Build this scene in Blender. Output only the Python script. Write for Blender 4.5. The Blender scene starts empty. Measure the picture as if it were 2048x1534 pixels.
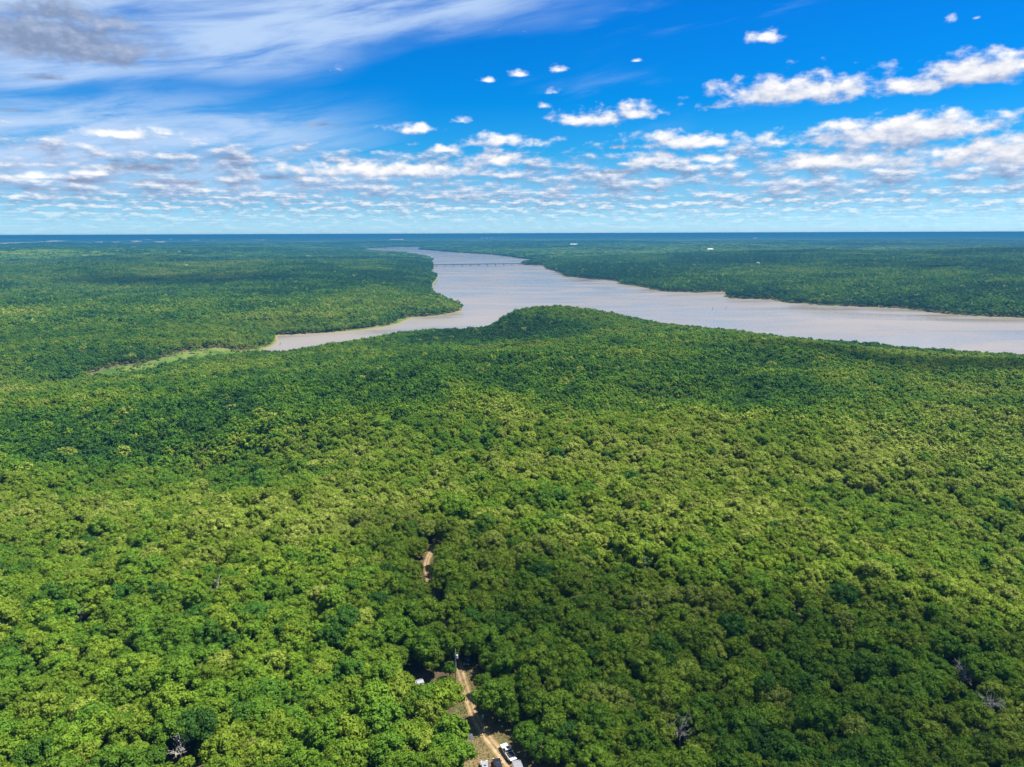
import bpy, bmesh, math, random
import numpy as np
from mathutils import Vector, Matrix
R = math.radians
scene = bpy.context.scene
COL = scene.collection

# ------------------------------------------------------------------ camera
F_PX = 1420.0                      # focal length in photograph pixels (2048 x 1534)
CAM_H = 120.0
PITCH = R(11.94)
ROLL = R(0.2)
CAM = np.array([0.0, 0.0, CAM_H])
_F = np.array([0, math.cos(PITCH), -math.sin(PITCH)])
_R0 = np.array([1.0, 0, 0]); _U0 = np.array([0, math.sin(PITCH), math.cos(PITCH)])
_R = math.cos(ROLL) * _R0 - math.sin(ROLL) * _U0
_U = math.sin(ROLL) * _R0 + math.cos(ROLL) * _U0
cd = bpy.data.cameras.new('camera')
cd.sensor_width = 36.0
cd.lens = 36.0 * F_PX / 2048.0
cd.clip_start = 1.0
cd.clip_end = 120000.0
cam = bpy.data.objects.new('camera', cd)
COL.objects.link(cam)
cam.matrix_world = Matrix(((_R[0], _U[0], -_F[0], CAM[0]), (_R[1], _U[1], -_F[1], CAM[1]),
                           (_R[2], _U[2], -_F[2], CAM[2]), (0, 0, 0, 1)))
scene.camera = cam

def ray(px, py):
    d = _F + _R * ((px - 1024.0) / F_PX) - _U * ((py - 767.0) / F_PX)
    return d
def at_z(px, py, z):               # pixel -> point on the level z
    d = ray(px, py); t = (z - CAM_H) / d[2]
    return CAM + d * t
def at_y(px, py, y):               # pixel -> point at forward distance y
    d = ray(px, py); return CAM + d * (y / d[1])
def project(P):
    Q = np.asarray(P, float) - CAM
    dep = Q @ _F
    return np.stack([1024 + F_PX * (Q @ _R) / dep, 767 - F_PX * (Q @ _U) / dep], -1), dep

# ------------------------------------------------------------------ light
SUN_EL, SUN_AZ = R(64), R(78)      # azimuth from the view direction towards the right
SUN = np.array([math.sin(SUN_AZ) * math.cos(SUN_EL), math.cos(SUN_AZ) * math.cos(SUN_EL), math.sin(SUN_EL)])
sl = bpy.data.lights.new('sun', 'SUN')
sl.energy = 5.0
sl.angle = R(0.53)
sl.color = (1.0, 0.955, 0.86)
so = bpy.data.objects.new('sun', sl)
so.rotation_euler = Vector(SUN).to_track_quat('Z', 'Y').to_euler()
so.location = (300, 80, 460)
COL.objects.link(so)
scene.view_settings.view_transform = 'Standard'
scene.view_settings.look = 'None'
scene.view_settings.exposure = 1.5
scene.view_settings.gamma = 1.0
scene.view_settings.use_curve_mapping = False
cy = scene.cycles
cy.max_bounces = 4; cy.diffuse_bounces = 2; cy.glossy_bounces = 2; cy.transmission_bounces = 3
cy.transparent_max_bounces = 12; cy.volume_bounces = 0
cy.caustics_reflective = False; cy.caustics_refractive = False
cy.use_denoising = True
cy.sample_clamp_indirect = 4.0

class NT:
    """small helper to write node trees as expressions"""
    def __init__(self, tree): self.t = tree; self.n = tree.nodes; self.l = tree.links
    def new(self, typ, **kw):
        nd = self.n.new(typ)
        for k, v in kw.items(): setattr(nd, k, v)
        return nd
    def put(self, sock, v):
        if isinstance(v, bpy.types.NodeSocket): self.l.new(v, sock)
        elif v is not None: sock.default_value = v
    def m(self, op, a, b=None, c=None, clamp=False):
        nd = self.new('ShaderNodeMath', operation=op, use_clamp=clamp)
        self.put(nd.inputs[0], a); self.put(nd.inputs[1], b); self.put(nd.inputs[2], c)
        return nd.outputs[0]
    def v(self, op, a, b=None, c=None):
        nd = self.new('ShaderNodeVectorMath', operation=op)
        self.put(nd.inputs[0], a); self.put(nd.inputs[1], b); self.put(nd.inputs[2], c)
        return nd.outputs['Value'] if op in ('LENGTH', 'DOT_PRODUCT', 'DISTANCE') else nd.outputs[0]
    def sep(self, v):
        nd = self.new('ShaderNodeSeparateXYZ'); self.put(nd.inputs[0], v); return nd.outputs
    def comb(self, x, y, z):
        nd = self.new('ShaderNodeCombineXYZ')
        for i, q in enumerate((x, y, z)): self.put(nd.inputs[i], q)
        return nd.outputs[0]
    def noise(self, vec, scale=1.0, detail=4.0, rough=0.55, dist=0.0, color=False):
        nd = self.new('ShaderNodeTexNoise')
        self.put(nd.inputs['Vector'], vec); self.put(nd.inputs['Scale'], scale)
        nd.inputs['Detail'].default_value = detail; nd.inputs['Roughness'].default_value = rough
        nd.inputs['Distortion'].default_value = dist
        return nd.outputs[1] if color else nd.outputs[0]
    def step(self, x, a, b, lo=0.0, hi=1.0):
        nd = self.new('ShaderNodeMapRange', interpolation_type='SMOOTHSTEP')
        self.put(nd.inputs[0], x); self.put(nd.inputs[1], a); self.put(nd.inputs[2], b)
        self.put(nd.inputs[3], lo); self.put(nd.inputs[4], hi)
        return nd.outputs[0]
    def mix(self, f, a, b, blend='MIX'):
        nd = self.new('ShaderNodeMix', data_type='RGBA', blend_type=blend)
        self.put(nd.inputs[0], f)
        for s, q in ((nd.inputs[6], a), (nd.inputs[7], b)):
            self.put(s, (*q, 1.0) if isinstance(q, tuple) and len(q) == 3 else q)
        return nd.outputs[2]
    def ramp(self, f, stops, interp='LINEAR'):
        nd = self.new('ShaderNodeValToRGB'); cr = nd.color_ramp; cr.interpolation = interp
        while len(cr.elements) < len(stops): cr.elements.new(0.5)
        for e, (p, c) in zip(cr.elements, stops): e.position = p; e.color = (*c, 1.0)
        self.put(nd.inputs[0], f)
        return nd.outputs[0]

def azel(px, py):
    d = ray(px, py)
    return math.atan2(d[0], d[1]), math.atan2(d[2], math.hypot(d[0], d[1]))

def build_world():
    w = bpy.data.worlds.new('World'); scene.world = w; w.use_nodes = True
    t = NT(w.node_tree); t.n.clear()
    sky = t.new('ShaderNodeTexSky', sky_type='NISHITA')
    sky.sun_disc = False
    sky.sun_elevation = SUN_EL; sky.sun_rotation = SUN_AZ
    sky.altitude = 200; sky.air_density = 1.0; sky.dust_density = 0.6; sky.ozone_density = 2.0
    CR = [(p, tuple(q * SKY_K for q in c)) for (p, c) in CLOUD_RAMP]; CI = tuple(q * SKY_K for q in CIRRUS_COL)
    tc = t.new('ShaderNodeTexCoord')
    D = tc.outputs['Generated']
    sx, sy, sz = t.sep(D)[:3]
    az = t.m('ARCTAN2', sx, sy)
    el = t.m('ARCSINE', sz)
    P = t.comb(az, el, 0.0)
    # deep polarised blue over a pale horizon
    gain = t.ramp(t.m('MULTIPLY', el, 1 / R(60), clamp=True), [(p, tuple(q * SKY_K for q in c)) for (p, c) in SKY_GAIN])
    blue = t.mix(1.0, sky.outputs[0], gain, 'MULTIPLY')
    # ---- the placed cumulus, as a node group that gives the cloud field at a direction
    def field_group(name, clouds):
        g = bpy.data.node_groups.new(name, 'ShaderNodeTree')
        g.interface.new_socket('P', in_out='INPUT', socket_type='NodeSocketVector')
        g.interface.new_socket('F', in_out='OUTPUT', socket_type='NodeSocketFloat')
        q = NT(g)
        gi = q.new('NodeGroupInput'); go = q.new('NodeGroupOutput')
        acc = None
        for (cx, cyy, hw, hh, s) in clouds:
            a0, e0 = azel(cx, cyy)
            hw = hw / F_PX; hh = hh / F_PX
            v = q.v('MULTIPLY_ADD', gi.outputs[0], (1 / hw, 1 / hh, 0), (-a0 / hw, -e0 / hh, 0))
            v = q.v('MAXIMUM', v, q.v('MULTIPLY', v, (-1, -2.0, 0)))
            f = q.m('SUBTRACT', s, q.v('LENGTH', v))
            acc = f if acc is None else q.m('SMOOTH_MAX', acc, f, 0.25)
        q.l.new(acc, go.inputs[0])
        return g
    OFF = (0.006, 0.011, 0)
    P2 = t.v('ADD', P, OFF)
    def billow(PP, det):
        q = t.v('MULTIPLY', PP, (1.0, 1.7, 1.0))
        n1 = t.noise(q, 44.0, det, 0.55)
        n2 = t.noise(t.v('ADD', q, (3.1, 7.7, 1.3)), 15.0, 2.0, 0.5)
        return t.m('ADD', t.m('MULTIPLY', t.m('SUBTRACT', n1, 0.5), 2.4), t.m('MULTIPLY', t.m('SUBTRACT', n2, 0.5), 1.1))
    b1, b2 = billow(P, 6.0), billow(P2, 3.0)
    def field(g, PP):
        gn = t.new('ShaderNodeGroup'); gn.node_tree = g; t.put(gn.inputs[0], PP)
        return t.m('MAXIMUM', gn.outputs[0], -3.0)
    gb = field_group('cumulus_field', BRIGHT_CLOUDS); gd = field_group('grey_cumulus_field', DARK_CLOUDS)
    d1 = t.m('ADD', field(gb, P), b1); d2 = t.m('ADD', field(gb, P2), b2)
    a1 = t.step(d1, -0.16, 0.75)
    lit = t.m('ADD', 0.51, t.m('MULTIPLY', t.m('SUBTRACT', d1, d2), 0.40), clamp=True)
    c1 = t.ramp(lit, CR)
    e1 = t.m('ADD', field(gd, P), t.m('MULTIPLY', b1, 0.8))
    a2 = t.step(e1, -0.15, 0.75, 0.0, 0.93)
    lit2 = t.m('ADD', 0.04, t.m('MULTIPLY', t.m('SUBTRACT', b1, b2), 0.30), clamp=True)
    c2 = t.ramp(lit2, CR)
    # ---- the sheet of small flat cumulus that goes on to the horizon, all the way round
    def sheet(PP, det):
        x, y = t.sep(PP)[:2]
        zz = t.m('ADD', t.m('MAXIMUM', t.m('SINE', y), 0.0), 0.012)
        k = t.m('DIVIDE', 1.0, zz)
        q = t.comb(t.m('MULTIPLY', t.m('SINE', x), k), t.m('MULTIPLY', t.m('COSINE', x), k), 0.0)
        n1 = t.noise(q, 0.42, det - 1, 0.55)
        na_ = t.noise(t.v('MULTIPLY', PP, (24.0, 62.0, 1.0)), 1.0, det, 0.58)
        nb_ = t.noise(t.v('MULTIPLY', PP, (58.0, 190.0, 1.0)), 1.0, det - 1, 0.58)
        f = t.step(y, R(1.6), R(4.2))
        n3 = t.m('ADD', t.m('MULTIPLY', na_, f), t.m('MULTIPLY', nb_, t.m('SUBTRACT', 1.0, f)))
        return t.m('ADD', t.m('MULTIPLY', n1, 0.34), t.m('MULTIPLY', n3, 0.66))
    s1 = sheet(P, 4.0)
    s2 = sheet(t.v('ADD', P, (0.0025, 0.0055, 0)), 4.0)
    thr = t.step(el, R(4.4), R(8.8), 0.440, 0.69)
    a3 = t.step(t.m('SUBTRACT', s1, thr), -0.05, 0.14)
    a3 = t.m('MULTIPLY', a3, t.step(el, R(0.15), R(3.0), 0.10, 0.86))
    lit3 = t.m('ADD', 0.33, t.m('MULTIPLY', t.m('SUBTRACT', s1, s2), 4.0), clamp=True)
    c3 = t.ramp(lit3, CR)
    # ---- high streaked cirrus: a bank on the left, running up to the right
    u = t.m('ADD', t.m('MULTIPLY', az, 0.985), t.m('MULTIPLY', el, 0.17))
    vv = t.m('SUBTRACT', t.m('MULTIPLY', el, 0.985), t.m('MULTIPLY', az, 0.17))
    st = t.noise(t.comb(t.m('MULTIPLY', u, 3.2), t.m('MULTIPLY', vv, 21.0), 0.0), 1.6, 5.0, 0.6, 0.4)
    st2 = t.noise(t.comb(t.m('MULTIPLY', u, 1.4), t.m('MULTIPLY', vv, 5.0), 4.0), 2.2, 3.0, 0.5)
    a_l, e_l = azel(100, 225); a_r, e_r = azel(1200, 5)
    edge = t.m('SUBTRACT', el, t.m('ADD', e_l, t.m('MULTIPLY', t.m('SUBTRACT', az, a_l), (e_r - e_l) / (a_r - a_l))))
    bank = t.step(t.m('ADD', edge, t.m('MULTIPLY', t.m('SUBTRACT', st2, 0.5), 0.12)), -0.012, 0.045)
    bank = t.m('MULTIPLY', bank, t.step(az, -0.08, 0.22, 1.0, 0.10))
    a4 = t.m('MULTIPLY', bank, t.step(st, 0.30, 0.64, 0.20, 0.92))
    low = t.m('MULTIPLY', t.step(az, -0.36, -0.10, 1.0, 0.0), t.m('MULTIPLY', t.step(el, R(2.0), R(4.5)), t.step(el, R(7.0), R(11.0), 1.0, 0.0)))
    a5 = t.m('MULTIPLY', low, t.step(st, 0.34, 0.62, 0.15, 0.9))
    a4 = t.m('MAXIMUM', a4, a5)
    # thin wisps elsewhere
    a6 = t.m('MULTIPLY', t.step(st2, 0.52, 0.75), t.step(st, 0.45, 0.75, 0.0, 0.35))
    a4 = t.m('MAXIMUM', a4, a6)
    col = t.mix(a4, blue, CI)
    col = t.mix(a3, col, c3)
    col = t.mix(a2, col, c2)
    col = t.mix(a1, col, c1)
    # higher up the sky is made less blue to neutralise shade, with scattered cumulus and thin cirrus (above the frame)
    hz = t.m('DIVIDE', 1.0, t.m('ADD', t.m('MAXIMUM', sz, 0.0), 0.05))
    nu = t.noise(t.v('MULTIPLY', t.comb(sx, sy, 0.0), t.comb(hz, hz, 0.0)), 1.3, 3.0, 0.55)
    up = t.mix(t.step(nu, 0.40, 0.62, 0.10, 0.35), blue, CI)
    up = t.mix(t.step(nu, 0.58, 0.68, 0.0, 0.9), up, t.ramp(nu, [(0.5, (6.2, 6.2, 6.4)), (0.8, (4.6, 4.9, 5.6))]))
    bg = t.new('ShaderNodeBackground'); t.put(bg.inputs[0], col); bg.inputs[1].default_value = SKY_STRENGTH
    bu = t.new('ShaderNodeBackground'); t.put(bu.inputs[0], up); bu.inputs[1].default_value = SKY_STRENGTH
    ms = t.new('ShaderNodeMixShader'); t.put(ms.inputs[0], t.step(el, R(19), R(24)))
    t.l.new(bg.outputs[0], ms.inputs[1]); t.l.new(bu.outputs[0], ms.inputs[2])
    out = t.new('ShaderNodeOutputWorld'); t.l.new(ms.outputs[0], out.inputs[0])
    w.cycles.sampling_method = 'NONE'

SKY_STRENGTH = 0.05
SKY_K = 0.72
SKY_GAIN = [(0.0, (.92, 1.62, 2.60)), (2.3 / 60, (.454, .99, 1.63)), (4.2 / 60, (.35, .917, 1.45)), (6.0 / 60, (.10, .80, 1.38)), (9.6 / 60, (.012, .68, 1.39)), (16.2 / 60, (.012, .61, 1.42)), (26 / 60, (.10, .58, 1.35)), (1.0, (.32, .66, 1.12))]
CIRRUS_COL = (5.2, 6.9, 9.6)
CLOUD_RAMP = [(0.0, (2.3, 3.1, 4.9)), (0.35, (4.6, 5.4, 7.4)), (0.58, (7.2, 7.6, 8.7)), (0.85, (9.9, 9.9, 10.0)), (1.0, (10.6, 10.6, 10.6))]
# pixel centre, half width, half height, strength
BRIGHT_CLOUDS = [(255, 272, 120, 15, .75), (330, 268, 40, 9, .6), (1600, 190, 165, 36, 1.0), (1560, 178, 60, 26, .9), (1690, 172, 60, 24, .9), (1826, 178, 58, 23, 1.0),
                 (1980, 146, 105, 32, 1.0), (1526, 77, 46, 14, .9), (1170, 240, 85, 24, .95), (1270, 228, 45, 22, .85),
                 (1800, 270, 185, 30, 1.0), (1850, 252, 110, 28, .9), (1680, 255, 70, 20, .8), (1430, 286, 165, 20, .95),
                 (1330, 276, 50, 18, .8), (1540, 285, 60, 20, .8), (1038, 150, 24, 9, .75), (1120, 140, 32, 12, .75), (975, 161, 24, 8, .75),
                 (1300, 322, 58, 20, .95), (1430, 318, 70, 16, .95), (1690, 328, 150, 24, .95), (1955, 318, 150, 36, 1.0), (1985, 296, 80, 30, .8),
                 (990, 322, 60, 20, .95), (780, 345, 230, 22, .95), (690, 338, 80, 18, .7), (1010, 285, 110, 22, .85), (900, 300, 60, 16, .7),
                 (830, 260, 62, 15, .8), (925, 243, 30, 11, .7), (1105, 185, 36, 12, .5), (1270, 122, 18, 5, .6), (1905, 40, 22, 18, .2), (1955, 36, 14, 7, .2),
                 (85, 354, 55, 9, .8), (185, 348, 40, 9, .7), (680, 140, 34, 12, .5), (1090, 212, 26, 16, .5)]
DARK_CLOUDS = [(90, 85, 190, 55, 1.05), (110, 30, 170, 40, .8), (215, 118, 75, 20, .9), (95, 156, 55, 12, .8), (290, 336, 80, 15, .85), (230, 322, 40, 9, .6),
               (465, 318, 55, 9, .75), (350, 310, 26, 6, .6), (650, 250, 60, 9, .75), (60, 378, 90, 9, .6), (360, 366, 90, 12, .8),
               (160, 362, 70, 10, .7), (550, 355, 80, 12, .7), (1230, 345, 60, 9, .7), (1240, 294, 50, 8, .5), (1420, 214, 30, 7, .5), (20, 220, 50, 8, .6)]
build_world()

# ------------------------------------------------------------------ helpers
def tag(o, label=None, cat=None, group=None, kind=None):
    if label: o['label'] = label
    if cat: o['category'] = cat
    if group: o['group'] = group
    if kind: o['kind'] = kind
    return o
def empty(name, loc, rz=0.0):
    o = bpy.data.objects.new(name, None); o.location = loc; o.rotation_euler = (0, 0, rz)
    o.empty_display_size = 0.5
    COL.objects.link(o); return o
def link(name, me, mats=None, parent=None):
    o = bpy.data.objects.new(name, me); COL.objects.link(o)
    if mats is not None and not me.materials:
        for q in (mats if isinstance(mats, (list, tuple)) else [mats]): me.materials.append(q)
    if parent is not None: o.parent = parent
    return o
def mesh_np(name, V, Fs, midx=None, smooth=False):
    """mesh from a vertex array and a list of face arrays (n x 3 or n x 4)"""
    me = bpy.data.meshes.new(name)
    V = np.asarray(V, np.float32)
    Fs = [np.asarray(f, np.int32) for f in Fs if len(f)]
    loops = np.concatenate([f.ravel() for f in Fs])
    sizes = np.concatenate([np.full(len(f), f.shape[1], np.int32) for f in Fs])
    me.vertices.add(len(V)); me.vertices.foreach_set('co', V.ravel())
    me.loops.add(len(loops)); me.loops.foreach_set('vertex_index', loops)
    me.polygons.add(len(sizes))
    me.polygons.foreach_set('loop_start', np.concatenate([[0], np.cumsum(sizes)[:-1]]).astype(np.int32))
    if midx is not None: me.polygons.foreach_set('material_index', np.asarray(midx, np.int32))
    me.polygons.foreach_set('use_smooth', np.full(len(sizes), smooth))
    me.update(calc_edges=True); me.validate()
    return me
class MB:
    """collects boxes, prisms and tubes into ONE mesh"""
    def __init__(self): self.bm = bmesh.new()
    def box(self, x0, x1, y0, y1, z0, z1, bevel=0.0):
        r = bmesh.ops.create_cube(self.bm, size=1.0)
        for v in r['verts']:
            v.co = Vector((x0 + (v.co.x + .5) * (x1 - x0), y0 + (v.co.y + .5) * (y1 - y0), z0 + (v.co.z + .5) * (z1 - z0)))
        if bevel:
            es = list({e for v in r['verts'] for e in v.link_edges})
            bmesh.ops.bevel(self.bm, geom=es, offset=bevel, segments=2, affect='EDGES')
        return self
    def tube(self, pts, radii, n=8, cap=True):
        pts = [Vector(p) for p in pts]; rings = []
        for i, p in enumerate(pts):
            d = (pts[min(i + 1, len(pts) - 1)] - pts[max(i - 1, 0)]).normalized()
            a = d.orthogonal().normalized(); b = d.cross(a)
            rings.append([self.bm.verts.new(p + (a * math.cos(2 * math.pi * k / n) + b * math.sin(2 * math.pi * k / n)) * radii[i]) for k in range(n)])
        for r0, r1 in zip(rings, rings[1:]):
            for k in range(n): self.bm.faces.new((r0[k], r0[(k + 1) % n], r1[(k + 1) % n], r1[k]))
        if cap:
            self.bm.faces.new(rings[0][::-1]); self.bm.faces.new(rings[-1])
        return self
    def prism(self, prof, y0, y1, inset=None):
        """side profile (x, z) carried from y0 to y1; inset pulls points inwards by amount per point"""
        a = [self.bm.verts.new((x, y0 + (inset[i] if inset else 0), z)) for i, (x, z) in enumerate(prof)]
        b = [self.bm.verts.new((x, y1 - (inset[i] if inset else 0), z)) for i, (x, z) in enumerate(prof)]
        n = len(prof)
        for k in range(n): self.bm.faces.new((a[k], a[(k + 1) % n], b[(k + 1) % n], b[k]))
        self.bm.faces.new(a[::-1]); self.bm.faces.new(b)
        return self
    def quad(self, pts):
        self.bm.faces.new([self.bm.verts.new(p) for p in pts]); return self
    def slab(self, pts, th):
        """a thin solid pane over four points"""
        P4 = [Vector(p) for p in pts]
        nrm = (P4[1] - P4[0]).cross(P4[2] - P4[0]).normalized() * th
        a = [self.bm.verts.new(p) for p in P4]; b = [self.bm.verts.new(p + nrm) for p in P4]
        for k in range(4): self.bm.faces.new((a[k], a[(k + 1) % 4], b[(k + 1) % 4], b[k]))
        self.bm.faces.new(a[::-1]); self.bm.faces.new(b)
        return self
    def mesh(self, name, bevel=0.0, smooth=False):
        bmesh.ops.recalc_face_normals(self.bm, faces=self.bm.faces)
        if bevel: bmesh.ops.bevel(self.bm, geom=list(self.bm.edges), offset=bevel, segments=2, affect='EDGES', clamp_overlap=True)
        me = bpy.data.meshes.new(name); self.bm.to_mesh(me); self.bm.free()
        if smooth:
            me.polygons.foreach_set('use_smooth', np.full(len(me.polygons), True))
        return me
    def build(self, name, m, parent=None, **kw): return link(name, self.mesh(name, **kw), m, parent)

def pmat(name, color, rough=0.6, metal=0.0, spec=0.5, var=0.0, vscale=3.0, coat=0.0, bump=0.0):
    m = bpy.data.materials.new(name); m.use_nodes = True
    t = NT(m.node_tree); b = t.n['Principled BSDF']
    b.inputs['Roughness'].default_value = rough; b.inputs['Metallic'].default_value = metal
    b.inputs['Specular IOR Level'].default_value = spec; b.inputs['Coat Weight'].default_value = coat
    if var or bump:
        tc = t.new('ShaderNodeTexCoord')
        nz = t.noise(tc.outputs['Object'], vscale, 5.0, 0.6)
        f = t.m('ADD', 1.0 - var * 0.5, t.m('MULTIPLY', nz, var))
        c = t.v('SCALE', (*color,))
        sc = c.node; t.put(sc.inputs['Scale'], f)
        t.l.new(c, b.inputs['Base Color'])
        if bump:
            bp = t.new('ShaderNodeBump'); bp.inputs['Strength'].default_value = bump; bp.inputs['Distance'].default_value = 0.05
            t.l.new(nz, bp.inputs['Height']); t.l.new(bp.outputs[0], b.inputs['Normal'])
    else:
        b.inputs['Base Color'].default_value = (*color, 1)
    return m

# ------------------------------------------------------------------ terrain
ZL = -45.0                          # level of the lake
rng = np.random.default_rng(7)
_tab = rng.random((256, 256))
def vnoise(x, y):
    xi = np.floor(x).astype(int); yi = np.floor(y).astype(int)
    fx = x - xi; fy = y - yi
    fx = fx * fx * fx * (fx * (fx * 6 - 15) + 10); fy = fy * fy * fy * (fy * (fy * 6 - 15) + 10)
    g = lambda a, b: _tab[(xi + a) % 256, (yi + b) % 256]
    return (g(0, 0) * (1 - fx) + g(1, 0) * fx) * (1 - fy) + (g(0, 1) * (1 - fx) + g(1, 1) * fx) * fy
def fbm(x, y, lam, octv=4, gain=0.5, seed=0.0):
    s = 0.0; a = 1.0; n = 0.0
    for o in range(octv):
        k = 2.0 ** o / lam
        c, q = math.cos(0.6 * o + seed), math.sin(0.6 * o + seed)
        s = s + a * (vnoise((x * c - y * q) * k + 17.3 * o + seed * 11, (x * q + y * c) * k + 9.1 * o + seed * 5) - 0.5); n += a; a *= gain
    return s / n * 2.0              # about -1..1
def sstep(x, a, b):
    t = np.clip((x - a) / (b - a), 0, 1); return t * t * (3 - 2 * t)

# shore of the lake as the photograph shows it (pixels on the water level) ...
FAR_SHORE = [(508, 716), (525, 701), (548, 691), (557, 683), (554, 671), (600, 669), (660, 666), (720, 661), (775, 653), (800, 647),
             (812, 641), (824, 636), (870, 633), (905, 627), (927, 620), (905, 607), (884, 599), (870, 589), (863, 578), (868, 567), (876, 557),
             (863, 546), (868, 537), (866, 529), (860, 520), (852, 514.5), (820, 509.5), (760, 506), (704, 503), (742, 496), (800, 494), (838, 494), (850, 495.5),
             (836, 498.5), (870, 501.5), (920, 505.5), (985, 509.5), (1020, 513.5), (1045, 517.5), (1070, 520), (1104, 521.5), (1101, 525.2),
             (1050, 526), (1041, 528.3), (1052, 530.6), (1085, 531.2), (1092, 538), (1120, 546), (1128, 553), (1180, 558), (1215, 560), (1240, 563.5), (1232, 567),
             (1288, 575), (1295, 578.5), (1340, 584), (1400, 586), (1450, 584.5), (1453, 588), (1444, 594), (1470, 598), (1550, 600), (1562, 605),
             (1640, 610), (1735, 615), (1800, 617), (1860, 625), (1905, 629), (1960, 633), (2048, 637), (2180, 646), (2500, 668)]
# ... and the rim of the near woods that stands in front of it (canopy line against the water)
CANOPY = 8.5
RIM = [(500, 722, 7), (570, 707, 7), (640, 692, 8), (700, 685, 8), (780, 670, 8), (880, 662, 8), (955, 661, 8),
       (985, 643, None), (1050, 623, None), (1110, 617, None), (1170, 621, None), (1250, 636, None),
       (1350, 650, 10), (1480, 663, 9), (1600, 680, 8), (1750, 691, 8), (1900, 704, 8), (2048, 714, 8), (2300, 735, 8)]
rim3, shore_near = [], []
for (u, v, g) in RIM:
    if g is None:
        p = at_y(u, v, 1170.0 - 0.25 * abs(u - 1110)); push = 95.0
    else:
        p = at_z(u, v, ZL + g + CANOPY); push = 62.0
    d = ray(u, v)[:2]; d = d / np.linalg.norm(d)
    rim3.append((p[0], p[1], p[2] - CANOPY)); shore_near.append(p[:2] + d * push)
far2 = [at_z(u, v, ZL)[:2] for (u, v) in FAR_SHORE]
LAKE = np.array(far2 + shore_near[::-1][:-1])
# the creek that comes in from the left below the inlet
CREEK = np.array([at_z(u, v, ZL + 2)[:2] for (u, v) in [(520, 712), (470, 717), (400, 726), (330, 738), (250, 752), (130, 766), (0, 778), (-200, 790), (-600, 800)]])

def seg_dist(x, y, poly, closed):
    best = np.full(x.shape, 1e9)
    n = len(poly)
    for i in range(n if closed else n - 1):
        a = poly[i]; b = poly[(i + 1) % n]; ab = b - a
        t = np.clip(((x - a[0]) * ab[0] + (y - a[1]) * ab[1]) / (ab @ ab + 1e-9), 0, 1)
        best = np.minimum(best, (x - a[0] - t * ab[0]) ** 2 + (y - a[1] - t * ab[1]) ** 2)
    return np.sqrt(best)
def inside(x, y, poly):
    c = np.zeros(x.shape, bool); n = len(poly); j = n - 1
    for i in range(n):
        xi, yi = poly[i]; xj, yj = poly[j]
        hit = ((yi > y) != (yj > y)) & (x < (xj - xi) * (y - yi) / (yj - yi + 1e-12) + xi)
        c ^= hit; j = i
    return c
def lake_sd(x, y):                  # > 0 on land
    d = seg_dist(x, y, LAKE, True)
    d = d + 9.0 * fbm(x, y, 70.0, 3, 0.5, 2.0) * sstep(d, 0, 12) * 0
    return np.where(inside(x, y, LAKE), -d, d)

# near land: a smooth surface through control points
CTRL = rim3 + [(0, 0, 2), (0, 147, 0), (-110, 140, 3), (110, 140, -5), (230, 240, -10), (-230, 240, -1), (0, 290, 1), (130, 380, 1), (-150, 400, -4),
               (0, 480, -1), (260, 520, -3), (-330, 560, -17), (90, 620, -5), (-120, 660, -17), (330, 700, -14), (560, 640, -16), (600, 420, -10), (-480, 430, -14),
               (900, 640, -24), (20, 880, -30), (250, 900, -17), (120, 1000, -22), (-200, 820, -27), (-900, 400, -16), (0, -400, 6), (-600, -100, 0), (600, -100, -6), (1200, 300, -14), (-1400, 100, -12)]
CTRL += [(p[0], p[1], ZL + 2.5) for p in CREEK]
CTRL = np.array(CTRL, float)
def tps(r2): return np.where(r2 > 1e-9, 0.5 * r2 * np.log(r2 + 1e-12), 0.0)
_S = 1000.0
_c = CTRL[:, :2] / _S
_K = tps(((_c[:, None] - _c[None]) ** 2).sum(-1)) + np.eye(len(_c)) * 2e-4
_Pm = np.hstack([np.ones((len(_c), 1)), _c])
_A = np.block([[_K, _Pm], [_Pm.T, np.zeros((3, 3))]])
_sol = np.linalg.solve(_A, np.concatenate([CTRL[:, 2], np.zeros(3)]))
def near_z(x, y):
    q = np.stack([x, y], -1) / _S
    r = 0.0
    for i in range(len(_c)): r = r + _sol[i] * tps(((q - _c[i]) ** 2).sum(-1))
    return r + _sol[-3] + q[..., 0] * _sol[-2] + q[..., 1] * _sol[-1]
_bl = sorted([tuple(p) for p in shore_near] + [tuple(p) for p in CREEK[1:]] + [(-6000, 800), (6000, 500)])
_bx = np.array([p[0] for p in _bl]); _by = np.array([p[1] for p in _bl])
POND = [(at_z(340, 516.5, -22)[:2], 110.0)]
KNOLLS = [(*at_z(1513, 524, 9)[:2], 130.0), (*at_z(1420, 504, 5)[:2], 160.0)]
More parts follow.
